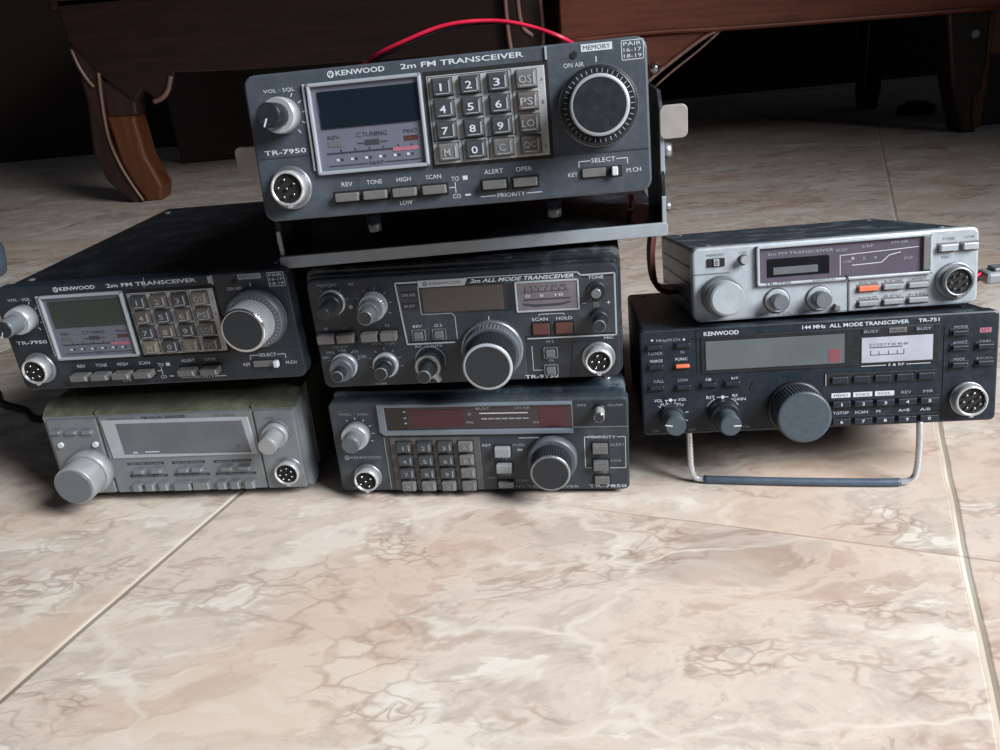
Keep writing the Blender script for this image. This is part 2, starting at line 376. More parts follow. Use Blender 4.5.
for x in (160, 812):
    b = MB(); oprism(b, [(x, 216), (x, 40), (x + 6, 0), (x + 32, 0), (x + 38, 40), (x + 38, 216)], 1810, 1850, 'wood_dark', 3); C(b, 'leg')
b = MB(); b.lathe(826, 158, [(7, 0), (7, -2), (4, -4)], 'key_light', 18, y=1446); C(b, 'leg_fitting')

t = thing('wooden_panel', 'tan-brown wooden panel at the far right edge behind the cabinet leg', 'panel', (960, 1500, 0))  # only a lone panel with a post, no whole cupboard is built
b = MB(); b.box(872 - 960, 1100 - 960, 0, 24, 0, 118, 'wood_darker', 2); b.box(866 - 960, 1100 - 960, -3, 24, 118, 520, 'wood_tan', 3); b.done('board', t)
b = MB(); b.box(864 - 960, 884 - 960, -10, 30, 0, 540, 'wood_tan', 3); b.done('post', t)
b = MB(); b.lathe(-88, 196, [(12, 0), (14, -8), (10, -16), (4, -18)], 'glass_mauve', 20, y=-10); b.done('knob', t)

t = thing('wooden_settee', 'very dark wooden settee with a curved leg, at the back left', 'settee', (-290, 1540, 0))
def C(b, name, label=None):
    b.bm.transform(Matrix.Translation((290, -1540, 0))); o = b.done(name, t)
    if label: o['label'] = label
    return o
b = MB(); oprism(b, [(-665, 338), (-663, 279), (-626, 219), (-577, 172), (-560, 190), (-542, 172), (-512, 186), (-500, 211), (-386, 205), (-120, 200), (73, 196), (79, 330)], 1520, 1548, 'wood_dark', 3); C(b, 'front_rail')
b = MB(); b.tube(smooth_path([(-545, 1516, 168), (-530, 1515, 172), (-516, 1515, 184), (-506, 1516, 206)], 5), [4] * 16, 'wood_edge', 8); C(b, 'rail_scroll')
b = MB(); b.box(-680, 126, 1520, 2020, 322, 400, 'wood_dark', 6); b.box(-680, 126, 1990, 2030, 400, 900, 'wood_dark', 6); C(b, 'seat')
b = MB(); oprism(b, [(-663, 282), (-663, 220), (-661, 179), (-674, 96), (-664, 42), (-628, 0), (-606, 0), (-620, 36), (-631, 72), (-638, 118), (-630, 177), (-622, 220), (-615, 282)], 1524, 1580, 'wood_darker', 6); lg = C(b, 'leg')
b = MB(); b.tube(smooth_path([(-626, 1520, 222), (-633, 1520, 177), (-638, 1520, 118), (-632, 1520, 74), (-620, 1520, 36), (-606, 1520, 3)], 6), 2.6, 'wood_edge', 8); b.tube(smooth_path([(-661, 1521, 262), (-656, 1520, 236), (-648, 1520, 214), (-640, 1520, 200)], 5), 3, 'wood_edge', 8); b.bm.transform(Matrix.Translation((290, -1540, 0))); b.done('highlight_beading', lg)  # beads trace the bright edge highlights of the leg
b = MB(); oprism(b, [(-636, 150), (-587, 148), (-585, 110), (-584, 79), (-568, 24), (-576, 0), (-604, 0), (-620, 36), (-631, 72)], 1526, 1576, 'wood_orange', 6); C(b, 'leg', 'lower leg in orange-brown wood, the light on it put into the colour')
b = MB(); oprism(b, [(-636, 148), (-630, 210), (-575, 210), (-582, 148)], 1528, 1572, 'wood_darker', 5); C(b, 'leg_block')
b = MB(); b.box(-676, 120, 1960, 1985, 0, 324, 'wood_dark', 3); C(b, 'shade_board')  # board added in place of rear legs to darken the background
b = MB(); oprism(b, [(62, 324), (62, 210), (74, 120), (82, 0), (112, 0), (118, 120), (128, 210), (128, 324)], 1500, 1545, 'wood_darker', 6); lg = C(b, 'leg')
b = MB()
for pp in ([(66, 1498, 300), (68, 1498, 217), (80, 1498, 130)], [(86, 1498, 300), (90, 1498, 237), (108, 1498, 216)], [(122, 1498, 300), (125, 1498, 210), (112, 1498, 130)]): b.tube(smooth_path(pp, 6), 3.2, 'wood_shine', 8)
b.bm.transform(Matrix.Translation((290, -1540, 0))); b.done('highlight_beading', lg)

# small things on the floor
def crumpled(name, cx, cy, rx, ry, h, mt, label, cat, seed=1):
    rnd = random.Random(seed); t_ = bmesh.new(); bmesh.ops.create_icosphere(t_, subdivisions=4, radius=1)
    from mathutils import noise
    for v in t_.verts:
        k = 1 + .35 * noise.noise(v.co * 2.3 + Vector((seed, 0, 0))) + .18 * noise.noise(v.co * 6)
        v.co = Vector((v.co.x * rx * k, v.co.y * ry * k, max(0, v.co.z * h * k + h * .55)))
    b = MB(); b.merge(t_, mt, True, T=Matrix.Identity(4)); o = b.done(name); o.location = (cx * MM, cy * MM, .0003); return tag(o, label, cat)
crumpled('crumpled_rag', 872, 1700, 34, 26, 15, 'rubber', 'small dark crumpled rag on the floor under the right cabinet', 'rag', 3)
b = MB(); prof = [(22, 0), (26, -4), (29, -18), (31, -34), (29, -40), (24, -43), (6, -44)]
b.lathe(0, 0, prof, 'sleeve', 32); b.bm.transform(Matrix.Rotation(-pi / 2, 4, 'X')); o = b.done('plastic_pot'); o.location = (-.661, 1.085, 0); tag(o, 'blue-grey rounded plastic pot cut by the left edge of the frame', 'pot')
b = MB(); b.tube(smooth_path([(-520, 760, 3), (-450, 690, 3), (-426, 661, 3), (-412, 640, 3.4), (-385, 622, 3), (-358, 602, 3), (-300, 640, 3), (-240, 700, 3)], 8), 2.6, 'black_wire', 10)
tag(b.done('power_lead'), 'dark cable lying on the floor left of the tarnished silver radio', 'cable')
t = thing('wire_bundle', 'red wires with a clear plug lying behind the small silver radio', 'wires', (336, 552, 50)); 
b = MB(); b.tube(smooth_path([(-60, 60, -55), (-42, 20, -20), (-22, 0, 2), (-4, 2, 12), (14, 8, 16)], 6), 1.6, 'red_wire', 8); b.tube(smooth_path([(-60, 66, -55), (-44, 22, -30), (-26, 2, -8), (-8, 4, 4), (14, 12, 10)], 6), 1.6, 'red_wire', 8); b.done('wire', t)
b = MB(); b.box(10, 34, -2, 12, 9, 18, 'key_light', 2.5); b.box(16, 34, 0, 10, 17.5, 20.5, 'silver_old', .8); b.done('plug', t)

# ------------------------------------------------------------------ radio part builders (panel face at y = 0, viewer at -y)
def knob(root, name, cx, cz, r, L, body='knob_dark', cap=None, ring=None, knurl=0, skirt=None, mark=None, label=None, dep=.35):
    """skirt = (radius, length, material); ring = rim material at the front"""
    b = MB(); y = 0
    if skirt:
        sr, sl, sm = skirt
        b.lathe(cx, cz, [(sr, 0), (sr, -sl * .7), (sr * .93, -sl)], sm, 48); y = -sl * .9
    b.lathe(cx, cz, [(r * 1.0, y), (r, y - .1), (r, -L + .8), (r * .95, -L)], body, 48, knurl, dep)
    if ring: b.lathe(cx, cz, [(r * .98, -L + .6), (r * .98, -L - .3), (r * .90, -L - .5)], ring, 48)
    if cap: b.lathe(cx, cz, [(r * .88, -L + .2), (r * .87, -L - .55)], cap, 48)
    if mark is not None:
        a = math.radians(mark); b.line([(cx + cos(a) * r * .35, cz + sin(a) * r * .35), (cx + cos(a) * r * .92, cz + sin(a) * r * .92)], .7, 'white', y=-L - .62)
    o = b.done(name, root)
    if label: o['label'] = label
    return o
def mic_socket(root, cx, cz, r=9.3, L=7, n=6, body='socket_metal', nut='dim_metal', ri=6.4):
    b = MB()
    b.lathe(cx, cz, [(r, 0), (r, -1.6), (r * .95, -2.0)], nut, 48)
    b.lathe(cx, cz, [(ri + 1.4, -1.5), (ri + 1.4, -L + .5), (ri + .9, -L), (ri + .2, -L), (ri + .2, -L + 2.5)], body, 48)
    b.lathe(cx, cz, [(ri + .25, -L + 2.4), (ri + .25, -L + 1.4)], 'rubber', 40)
    b.box(cx - 1, cx + 1, -L + .2, -1, cz - ri - 2.1, cz - ri - .9, body, .2)
    s = b.done('microphone_socket', root)
    pts = [(0, 0)] + [(cos(2 * pi * i / (n - 1) + .5) * ri * .62, sin(2 * pi * i / (n - 1) + .5) * ri * .62) for i in range(n - 1)]
    for px, pz in pts:
        MB().lathe(cx + px, cz + pz, [(.62, -L + 1.6), (.62, -L - .2), (.4, -L - .5)], 'chrome', 10).done('pin', s)
    return s
def button(root, x0, x1, z0, z1, L=3, mt='key_mid', name='push_button', surround=None, bev=.5, text=None, tm='white', label=None, edge=None):
    b = MB()
    if surround: b.box(x0 - .9, x1 + .9, -.5, .3, z0 - .9, z1 + .9, surround, .2)
    b.box(x0, x1, -L, .3, z0, z1, mt, bev)
    if edge: b.box(x1 - 1.3, x1 - .5, -L - .15, -L + .3, z0 + .6, z1 - .4, edge, .1)
    if text:
        h = min((z1 - z0) * .5, 3.2); wd = min(x1 - x0 - 2.0, len(text) * h * (.35 if text == '1' else .95)); cx, cz = (x0 + x1) / 2, (z0 + z1) / 2
        b.text(text, cx - wd / 2, cx + wd / 2, cz - h / 2, cz + h / 2, tm, -L - .12, bold=.01)
    o = b.done(name, root)
    if label: o['label'] = label
    return o
def emblem(b, cx, cz, r, mt='white', dark='panel_dark', y=-.12):
    b.lathe(cx, cz, [(r, y + .1), (r, y)], mt, 20)
    b.line([(cx, cz - r * .6), (cx, cz + r * .6)], r * .28, dark, y - .06); b.line([(cx - r * .5, cz - r * .1), (cx - r * .5, cz + r * .45)], r * .22, dark, y - .06)
    b.line([(cx + r * .5, cz - r * .1), (cx + r * .5, cz + r * .45)], r * .22, dark, y - .06); b.line([(cx - r * .5, cz - r * .1), (cx + r * .5, cz - r * .1)], r * .22, dark, y - .06)
def ticks(b, cx, cz, r0, r1, a0, a1, n, mt='white', wd=.4):
    for i in range(n):
        a = math.radians(a0 + (a1 - a0) * i / (n - 1)); b.line([(cx + r0 * cos(a), cz + r0 * sin(a)), (cx + r1 * cos(a), cz + r1 * sin(a))], wd, mt)
def arc(b, cx, cz, r, a0, a1, wd=.4, mt='white', n=14):
    P = [(cx + r * cos(math.radians(a0 + (a1 - a0) * i / n)), cz + r * sin(math.radians(a0 + (a1 - a0) * i / n))) for i in range(n + 1)]
    b.line(P, wd, mt)
def ctext(b, st, cx, cz, h, mt='white', wd=None, **k):
    wd = wd or len(st) * h * .82
    b.text(st, cx - wd / 2, cx + wd / 2, cz - h / 2, cz + h / 2, mt, **k)
def feet(root, spots, h, r=5, mt='rubber', z=0, top=1):
    for x, y in spots:
        t = MB(); t.lathe(0, 0, [(r, -top), (r, h * .6), (r * .9, h)], mt, 24)   # y axis -> -z axis
        bmesh.ops.transform(t.bm, matrix=Matrix.Translation((x, y, z)) @ Matrix.Rotation(-pi / 2, 4, 'X'), verts=t.bm.verts)
        t.done('foot', root)
def case_screws(b, w, d, h, z, mt='dim_metal'):
    for x, y in ((12, 20), (w - 12, 20), (12, d - 16), (w - 12, d - 16)):
        t = bmesh.new(); bmesh.ops.create_cone(t, cap_ends=True, segments=14, radius1=2.6, radius2=1.8, depth=.9)
        b.merge(t, mt, T=Matrix.Translation((x, y, z + .3)))

# ------------------------------------------------------------------ the 7950 model (built twice)
def radio_7950(label, pos, yaw, tilt, roll, old=False):
    W, H, D = 175.8, 63.7, 206
    t = thing('radio_transceiver', label, 'radio', pos, yaw, tilt, roll)
    R = bpy.data.objects.new('x', None)  # placeholder for offset handling
    bpy.data.objects.remove(R)
    off = Matrix.Translation((-W / 2 * MM, 0, 0))
    n0 = set(COL.objects)
    pm = 'panel_dark' if old else 'panel_blue'
    b = MB(); b.rrect(2.5, W - 2.5, 1.5, H - 1.5, 2, 8, D, 'black'); case_screws(b, W, D, H, H - 1.5)
    b.box(2.2, W - 2.2, 11, 12, 1.2, H - 1.2, 'black'); b.done('case', t)
    b = MB(); b.rrect(0, W, 0, H, 5, -.001, 9, pm, 1.0)
    b.rrect(.6, W - .6, .6, H - .6, 4.8, 4, 7.2, 'trim', .3)
    b.box(133.6, W - .9, -.35, .5, 17.9, 18.4, 'dark_print'); b.box(1, 27, -.2, .5, 27.8, 28.2, 'dark_print')
    b.box(133.0, 133.8, -.8, .5, 57.8, H - .6, 'trim', .1)
    b.done('front_panel', t)
    # display block
    b = MB(); b.frame(28.4, 79.2, 18.8, 57.8, 1.5, -2.2, .5, 'trim', .4); b.box(26.4, 27.4, -1.2, .5, 21, 57.8, 'trim', .2)
    b.done('display_frame', t)
    b = MB(); b.box(29.5, 78.4, -.5, .4, 19.8, 57, 'scale_lilac'); b.box(32.6, 76.9, -1.0, .3, 38.2, 54.0, 'glass_green' if old else 'glass_blue', .2)
    y = -.62
    for x0, x1, st in ((34.6, 40.6, 'REV.'), (69, 75.2, 'PRIO')):
        b.box(x0, x1, -.7, .2, 30.4, 32.5, 'key_mid' if st == 'REV.' else 'red_key'); b.text(st, x0, x1, 33.6, 35.2, 'dark_print', y)
    b.box(51.2, 57.8, -.7, .2, 30.0, 32.3, 'key_dark'); b.text('C.TUNING', 47.8, 61.6, 33.6, 35.6, 'dark_print', y)
    b.line([(48, 31), (50.4, 31)], .5, 'dark_print', y); b.line([(58.6, 31), (61, 31)], .5, 'dark_print', y)
    b.line([(33.8, 27.6), (63.4, 27.6)], .7, 'dark_print', y); b.box(63.4, 75.0, -.66, 0, 26.4, 28, 'pink')
    for i, x in enumerate((40, 46.5, 53, 59.4, 66, 72)): b.box(x - .6, x + .6, -.66, 0, 24.2, 25.2, 'dark_print'); b.box(x - 2.6, x - 1.4, -.66, 0, 24.2, 25.2, 'white'); b.line([(x, 28.4), (x, 29)], .5, 'dark_print', y)
    b.line([(34, 22.2), (51, 22.2)], .45, 'dark_print', y); b.line([(59.5, 22.2), (75.4, 22.2)], .45, 'dark_print', y); b.text('S&RF', 52, 58.6, 21.4, 23.0, 'dark_print', y)
    b.done('display_window', t)
    # keypad
    b = MB(); b.box(80.2, 134, -.25, .5, 17.4, 57.8, 'rubber'); b.box(81.4, 132.4, -.7, .3, 19.0, 55.9, 'plate', .3)
    if True:
        for P in ([(82.2, 28.8), (118.2, 28.8), (118.2, 55.4), (82.2, 55.4), (82.2, 28.8)], [(94.3, 19.6), (94.3, 28.8)], [(106, 19.6), (106, 28.8)]): b.line(P, .3, 'dark_print', -.76)
        for i, c in enumerate('ABCD'): b.text(c, 130.5, 131.5, 49.5 - i * 9.2, 50.9 - i * 9.2, 'dark_print', -.78)
    b.done('keypad_plate', t)
    legends = [['1', '2', '3', 'OS'], ['4', '5', '6', 'PS'], ['7', '8', '9', 'LO'], ['M', '0', 'C', 'QC']]
    for r in range(4):
        for c in range(4):
            x0 = 83.8 + c * 12.1; z1 = 54.6 - r * 9.0
            mt = 'key_dark'
            if c == 3: mt = 'key_brown'
            if legends[r][c] in ('M', 'C', 'OS'): mt = 'key_mid'
            if old: mt = {'key_mid': 'key_tan', 'key_dark': 'key_brown' if (r + c) % 2 else 'key_dark'}.get(mt, mt)
            b = MB(); b.box(x0 - .25, x0 + 9.05, -1.0, .2, z1 - 7.55, z1 + .25, 'rubber', .2)
            b.box(x0, x0 + 8.8, -3.2, 0, z1 - 7.3, z1, mt, .8)
            b.box(x0 + 7.3, x0 + 7.9, -3.4, -2.9, z1 - 6.2, z1 - 1.2, 'trim', .1); b.box(x0 + 1.6, x0 + 7.4, -3.35, -2.9, z1 - 6.6, z1 - 6.2, 'trim', .1)
            st = legends[r][c]; wd = 2.8 if len(st) == 1 else 5.4
            cx = x0 + 4.0
            b.text(st, cx - wd / 2 * (.32 if st == '1' else 1), cx + wd / 2 * (.32 if st == '1' else 1), z1 - 5.3, z1 - 2.2, 'grey_print' if old or c == 3 or r == 3 and c != 1 else 'white', -3.5, bold=.01)
            b.done('keypad_key', t)
    # lettering
    b = MB()
    emblem(b, 39.7, 61.2 - .4, 1.5, 'white', pm); b.text('KENWOOD', 42.0, 63.8, 59.9, 62.1, 'white', bold=.02)
    b.text('2m FM TRANSCEIVER', 70.8, 124, 59.9, 62.1, 'white', bold=.015)
    b.text('VOL · SQL', 8.5, 22.8, 55.4, 57.2, 'white'); ticks(b, 16.2, 45.8, 8.8, 10.2, -50, 60, 5, 'white')
    b.text('TR-7950', 4.5, 24.0, 29.3, 31.4, 'white', bold=.015)
    b.text('ON AIR', 140.6, 149.2, 53.7, 55.5, 'white'); b.lathe(145.3, 58.6, [(1.4, 0), (1.4, -.5)], 'rubber', 20)
    b.box(148.3, 161.4, -.2, .1, 59.4, 62.4, 'grey_print' if old else 'white'); b.text('MEMORY', 149.2, 160.6, 60.0, 61.8, 'dark_print', -.26)
    b.line([(165.2, 54.6), (174.2, 54.6), (174.2, 62.2), (165.2, 62.2), (165.2, 54.6)], .3, 'white')
    for i, st in enumerate(('PAIR', '16-17', '18-19')): b.text(st, 166, 173.4, 60.1 - i * 2.4, 61.6 - i * 2.4, 'white')
    b.line([(154.4, 55.2), (154.4, 57)], .5)
    b.line([(144.6, 12.6), (144.6, 14.8), (149.4, 14.8)], .35); b.line([(161, 14.8), (165.6, 14.8), (165.6, 12.6)], .35); b.text('SELECT', 150, 160.4, 13.9, 15.8, 'white')
    b.text('KEY', 139.6, 143.8, 8.6, 10.4); b.text('M.CH', 165.0, 171.2, 8.6, 10.4)
    for cx, st, wd in ((40.4, 'REV', 5), (53, 'TONE', 7), (66.4, 'HIGH', 6.4), (80, 'SCAN', 6.8), (107, 'ALERT', 8.4), (120.4, 'OPER', 7.2)): ctext(b, st, cx, 13.9, 1.9, 'white', wd)
    ctext(b, 'LOW', 66.4, 3.7, 1.9, 'white', 5.6); ctext(b, 'TO', 89.6, 12.2, 1.9, 'white', 3.4); ctext(b, 'CO', 89.6, 4.6, 1.9, 'white', 3.6)
    b.box(93, 95.2, -.15, 0, 11.4, 13.2, 'white'); b.box(93.4, 96, -.15, 0, 4.4, 5.2, 'white')
    b.line([(86.8, 8.5), (89.4, 8.5)], .35); b.line([(89.4, 6.2), (89.4, 10.6)], .35)
    b.line([(100.4, 3.4), (107, 3.4)], .35); b.line([(121, 3.4), (127.5, 3.4)], .35); b.text('PRIORITY', 107.8, 120.2, 2.5, 4.3)
    if old: b.line([(93, 58.5), (94, 64)], .35, 'trim', -.3); b.box(130.8, 132.6, -.3, 0, 58.6, 62.6, 'trim', .1)
    b.done('lettering', t)
    # controls
    knob(t, 'volume_knob', 16.2, 45.8, 5.2, 20, 'knob_black' if not old else 'knob_mid', 'knob_dark', None, 0, (7.8, 9, 'knob_light'), 245, 'silver skirt with a dark inner knob' if not old else 'worn silver knob')
    if old: knob(t, 'tuning_dial', 154.4, 37.5, 12.6, 21, 'knob_light', 'knob_dark', 'chrome', 48, (16.6, 7, 'knob_grey'), None, 'worn silver dial with dark face')
    else: knob(t, 'tuning_dial', 154.4, 37.2, 12.4, 21, 'knob_dark', 'knob_dark', 'trim', 48, (16.6, 5, 'knob_black'), None, 'dark dial with a bright rim')
    b = MB()
    b.lathe(154.4, 37.2, [(16.9, 0), (16.9, -.7), (16.2, -.9)], 'dim_metal' if not old else 'knob_slate', 60)
    for i in range(40): a = 2 * pi * i / 40; b.line([(154.4 + 13.6 * cos(a), 37.2 + 13.6 * sin(a)), (154.4 + 14.8 * cos(a), 37.2 + 14.8 * sin(a))], .35, 'grey_print', -5.12 if not old else -7.12)
    b.done('dial_scale', t)
    mic_socket(t, 14.9, 14.6, 9.6, 7.5, 6)
    for x0, x1 in ((34.9, 45.6), (47.8, 58.5), (61.2, 72), (74.8, 85.4), (101.8, 112.2), (115.5, 126)):
        button(t, x0, x1, 6.5, 10.2, 6.5 if old else 3.6, 'key_mid' if not old else 'key_mid', surround='rubber', edge='trim' if old else None)
    b = MB(); b.box(145.6, 163.2, -.6, .3, 7.4, 12, 'rubber', .2); b.box(145.8 if not old else 146, 156 if not old else 158, -1.4, 0, 7.9, 11.6, 'key_mid', .3)
    b.box(158.6, 161.2, -3.6, 0, 7.9, 11.6, 'white', .4); b.done('slide_switch', t)
    feet(t, ((47, 14 if not old else 70), (132, 14 if not old else 70), (47, 185), (132, 185)), 9.5 if not old else FOOT_B, 3.4 if not old else 4.2, 'glass_blue' if not old else 'rubber')
    for o in set(COL.objects) - n0:
        if o.parent == t: o.data.transform(off)
        elif o.parent and o.parent.parent == t: o.data.transform(off)
    return t
FOOT_B = 14.5
class Radio:
    """context that centres the finished parts of a thing on its root (parts are drawn from the left edge)"""
    def __init__(s, W, *a, **k): s.W = W; s.a = a; s.k = k
    def __enter__(s):
        s.t = thing(*s.a, **s.k); s.n0 = set(COL.objects); return s.t
    def __exit__(s, *e):
        T = Matrix.Translation((-s.W / 2 * MM, 0, 0))
        for o in set(COL.objects) - s.n0: o.data.transform(T)

radio_7950('dark slate radio held tilted in the metal bracket on top of the centre stack', (-13.36, 374.57, 187.5), -.1172, .1313, .0144)
radio_7950('dark radio with worn silver dial and grimy keypad, upper one of the left stack', (-195.8, 451.4, 83.8), -.1485, .0045, .0164, old=True)

# ------------------------------------------------------------------ middle of the centre stack: 9130
W, H = 169.5, 65.2
with Radio(W, 'radio_transceiver', 'dark all mode radio with many small knobs, between the bracket and the lowest centre radio', 'radio', (-17.13, 432.25, 75.2), -.1308, -.0058, .0021) as t:
    b = MB(); b.rrect(-1.5, W + 1.5, -1.5, H + 4.3, 5, 7, 240, 'black_rough', .8); b.rrect(-1.2, W + 1.2, -1.2, H + 3.8, 5, 5.5, 8, 'bracket', .6); case_screws(b, W, 240, H, H + 4.1); b.done('case', t)
    b = MB(); b.rrect(0, W, 0, H, 4.5, -.001, 8, 'panel_dark', 1.0)
    b.rrect(.8, W - .8, H - 3.5, H + 1.4, 2, 2.5, 6.5, 'bracket', .5)
    b.prism([(50.5, 59.5), (147.6, 59.5), (149.6, 58), (167.2, 58), (167.2, 26.3), (118, 26.3), (51.8, 26.3)], -.5, .2, 'panel_grey', .2)
    b.rrect(81, 117.5, .8, 40.3, 2, -.45, .2, 'panel_grey', .2)
    b.prism([(141.5, .8), (167.5, .8), (167.5, 22), (144, 22)], -.4, .2, 'panel_dark', .2)
    b.done('front_panel', t)
    b = MB()
    b.line([(78.5, 25), (52.0, 25), (49.8, 60.8), (62.3, 60.8)], .9, 'trim', -.6); b.line([(146.8, 61.4), (148.2, 61.4), (149.8, 59.6), (167.6, 59.9), (167.6, 24.9), (119.6, 24.9)], .9, 'trim', -.6)
    b.line([(88, 61.6), (147, 61.6)], .5, 'trim', -.6)
    b.prism([(62.2, 57.6), (87.6, 57.6), (89.6, 61.6), (62.2, 61.6)], -.9, 0, 'trim', .2)
    b.done('panel_trim', t)
    b = MB(); b.box(62.6, 109.5, -.9, .2, 42.4, 57.8, 'glass_black', .2); b.box(64, 108, -1.0, 0, 43.2, 57.0, 'lcd_brown', .1); b.box(108.6, 114.8, -.8, 0, 42, 57.4, 'panel_navy', .1)
    b.line([(62.2, 57.6), (62.2, 42.2), (79, 42.2), (80.5, 40.2), (80.5, 27)], .5, 'trim', -.7); b.done('display_window', t)
    b = MB(); b.frame(114.4, 148.6, 40.4, 57.9, 1.0, -1.2, .2, 'trim', .3); b.box(115.2, 147.6, -.8, .1, 41.2, 57.2, 'meter_pink', .1)
    for i in range(7): b.line([(120 + i * 3.6, 52.5), (120 + i * 3.6, 53.6)], .5, 'dark_print', -.9)
    b.line([(119, 51.8), (143, 52)], .4, 'dark_print', -.9); b.line([(119, 47.4), (143.5, 47.6)], .8, 'dark_print', -.9); b.text('1 3 5 7 9 20 40', 120, 142, 54, 55.4, 'dark_print', -.9); b.text('0   5   10', 120, 140, 48.8, 50.4, 'white', -.9)
    b.prism([(118.5, 44.6), (124, 43.4), (138, 43.6), (144, 45), (144, 45.8), (138, 44.8), (124, 44.7), (118.5, 45.6)], -.95, -.8, 'dark_print'); b.done('signal_meter', t)
    b = MB()
    emblem(b, 66.2, 59.6, 1.2, 'dark_print', 'trim', -.98); b.text('KENWOOD', 68.5, 86, 58.8, 60.5, 'dark_print', -.98)
    b.text('2m ALL MODE TRANSCEIVER', 90.8, 146.2, 58.6, 60.8, 'white', -.6, shear=.3, bold=.02)
    b.text('TONE', 153.7, 161.8, 57.1, 59, 'white', -.6); b.text('RIT', 154.4, 160, 45.2, 47, 'grey_print', -.6)
    b.text('-', 150.0, 152, 43.6, 44, 'white', -.6); b.text('+', 163, 165, 42.6, 44.6, 'white', -.6); b.box(155.6, 159, -.7, 0, 41.0, 44, 'plate_dull', .1)
    b.text('SCAN', 122.4, 131.0, 35.1, 36.9, 'white', -.6); b.text('HOLD', 135.6, 144.2, 35.1, 36.9, 'white', -.6); b.line([(126.4, 37.8), (126.4, 38.8), (140, 38.8), (140, 37.8)], .3, 'white', -.6)
    b.text('MIC', 160.8, 166, 22.4, 24.0); b.text('TR-9130', 116.2, 134.8, .9, 3.1, 'white', bold=.01, y=-.6)
    ctext(b, 'M.S', 131.4, 22.4, 1.6, 'grey_print'); ctext(b, 'MR', 131.4, 11.2, 1.6, 'grey_print'); b.line([(121.2, 20), (121.2, 5.6), (126.6, 5.6)], .3)
    b.text('ON AIR', 52.6, 60.4, 52.9, 54.6, 'grey_print', -.75); b.text('BUSY', 53.4, 59.6, 46.6, 48.2, 'grey_print', -.75)
    ctext(b, 'REV', 59.0, 35.4, 1.7, 'white', 5, y=-.6); ctext(b, 'O.S', 70.6, 35.4, 1.7, 'white', 4.4, y=-.6)
    b.text('MEMORY', 6.3, 17.4, 61.0, 62.6, 'grey_print'); b.text('RF', 24.2, 27, 60.8, 62.4, 'grey_print')
    ctext(b, 'NB', 6.8, 36.4, 1.5, 'grey_print'); ctext(b, 'AGC', 18, 36.4, 1.5, 'grey_print'); ctext(b, 'DS', 42, 36.6, 1.5, 'grey_print'); b.text('MODE', 9, 17.6, 24.4, 26, 'grey_print')
    b.text('FM1', 1.8, 6, 18.2, 19.8, 'grey_print'); b.text('FM2', 4.6, 9, 21.2, 22.8, 'grey_print'); b.text('USB', 11.6, 16, 22.2, 23.8, 'grey_print'); b.text('CW', 19.5, 23, 21.2, 22.8, 'grey_print'); b.text('LSB', 22.6, 27, 18.0, 19.6, 'grey_print')
    ticks(b, 13.9, 14, 8.4, 9.8, 20, 160, 5, 'grey_print', .3); ticks(b, 38, 13.6, 8.4, 9.8, -10, 190, 7, 'grey_print', .3); ticks(b, 36.2, 49, 9, 10.4, -30, 190, 7, 'grey_print', .3)
    b.text('VOL SQL', 31, 45, 25.2, 26.7, 'grey_print'); b.text('POWER', 30, 36.5, .8, 2.1, 'grey_print'); b.text('RF GAIN', 56, 71, 24.0 - 1.6, 24.2, 'grey_print'); arc(b, 63.7, 14.3, 8.6, -20, 200, .35, 'grey_print')
    ticks(b, 13.4, 52, 8, 9, 10, 170, 5, 'grey_print', .3); b.lathe(23.2, 48.6, [(1.2, 0), (1.2, -.2)], 'grey_print', 14); b.line([(99, 37), (99, 39)], .5, 'white', -.6); b.done('lettering', t)
    b = MB(); b.box(52, 61, -.7, 0, 51.8, 55.8, 'knob_black', .2); b.box(52, 61, -.7, 0, 45.4, 49.4, 'knob_black', .2); b.done('indicator_lamp_cover', t)
    knob(t, 'memory_knob', 13.4, 52, 3.5, 19, 'knob_dark', 'knob_black', 'knob_dark', 0, (6.6, 8, 'knob_dark'))
    b = MB(); b.lathe(13.4, 52, [(7.4, 0), (7.4, -2.2), (6.8, -2.6)], 'knob_light', 40); b.done('knob_skirt', t)
    knob(t, 'squelch_knob', 36.2, 49, 4.1, 20.5, 'knob_mid', 'knob_dark', 'dim_metal', 0)
    b = MB(); b.lathe(36.2, 49, [(7.8, 0), (7.8, -.1), (7.6, -6), (7.0, -6.5)], 'knob_light', 40, 28, .5); b.lathe(36.2, 49, [(6.3, -6.2), (6.3, -6.3), (6.1, -13), (5.6, -13.4)], 'knob_mid', 40, 24, .4); b.done('knob_ring', t)
    knob(t, 'mode_knob', 13.9, 14, 3.5, 16.5, 'knob_dark', 'knob_black', 'knob_mid', 0, (6.9, 9, 'knob_grey'))
    b = MB(); b.lathe(13.9, 14, [(7.7, 0), (7.7, -3), (7.2, -3.5)], 'knob_light', 40); b.done('knob_skirt', t)
    knob(t, 'volume_knob', 38, 13.6, 3.8, 14, 'knob_dark', 'knob_black', 'knob_mid', 0, (5.8, 8, 'knob_dark'))
    b = MB(); b.lathe(38, 13.6, [(7.4, 0), (7.4, -3), (6.9, -3.5)], 'knob_light', 40); b.done('knob_skirt', t)
    knob(t, 'gain_knob', 63.7, 14.3, 3.8, 22, 'knob_dark', 'knob_black', 'knob_mid', 0, (6.0, 10, 'knob_black'))
    b = MB(); b.lathe(63.7, 14.3, [(7.0, -3), (7.0, -9), (6.6, -9.5)], 'knob_dark', 40); b.lathe(63.7, 14.3, [(7.1, -9), (7.1, -9.6)], 'dim_metal', 40)
    b.box(-1.5, 1.5, -10, -7, -10.5, -5, 'knob_light', .5, T=Matrix.Translation((63.7, 0, 14.3)) @ Matrix.Rotation(-.6, 4, 'Y')); b.done('lever_ring', t)
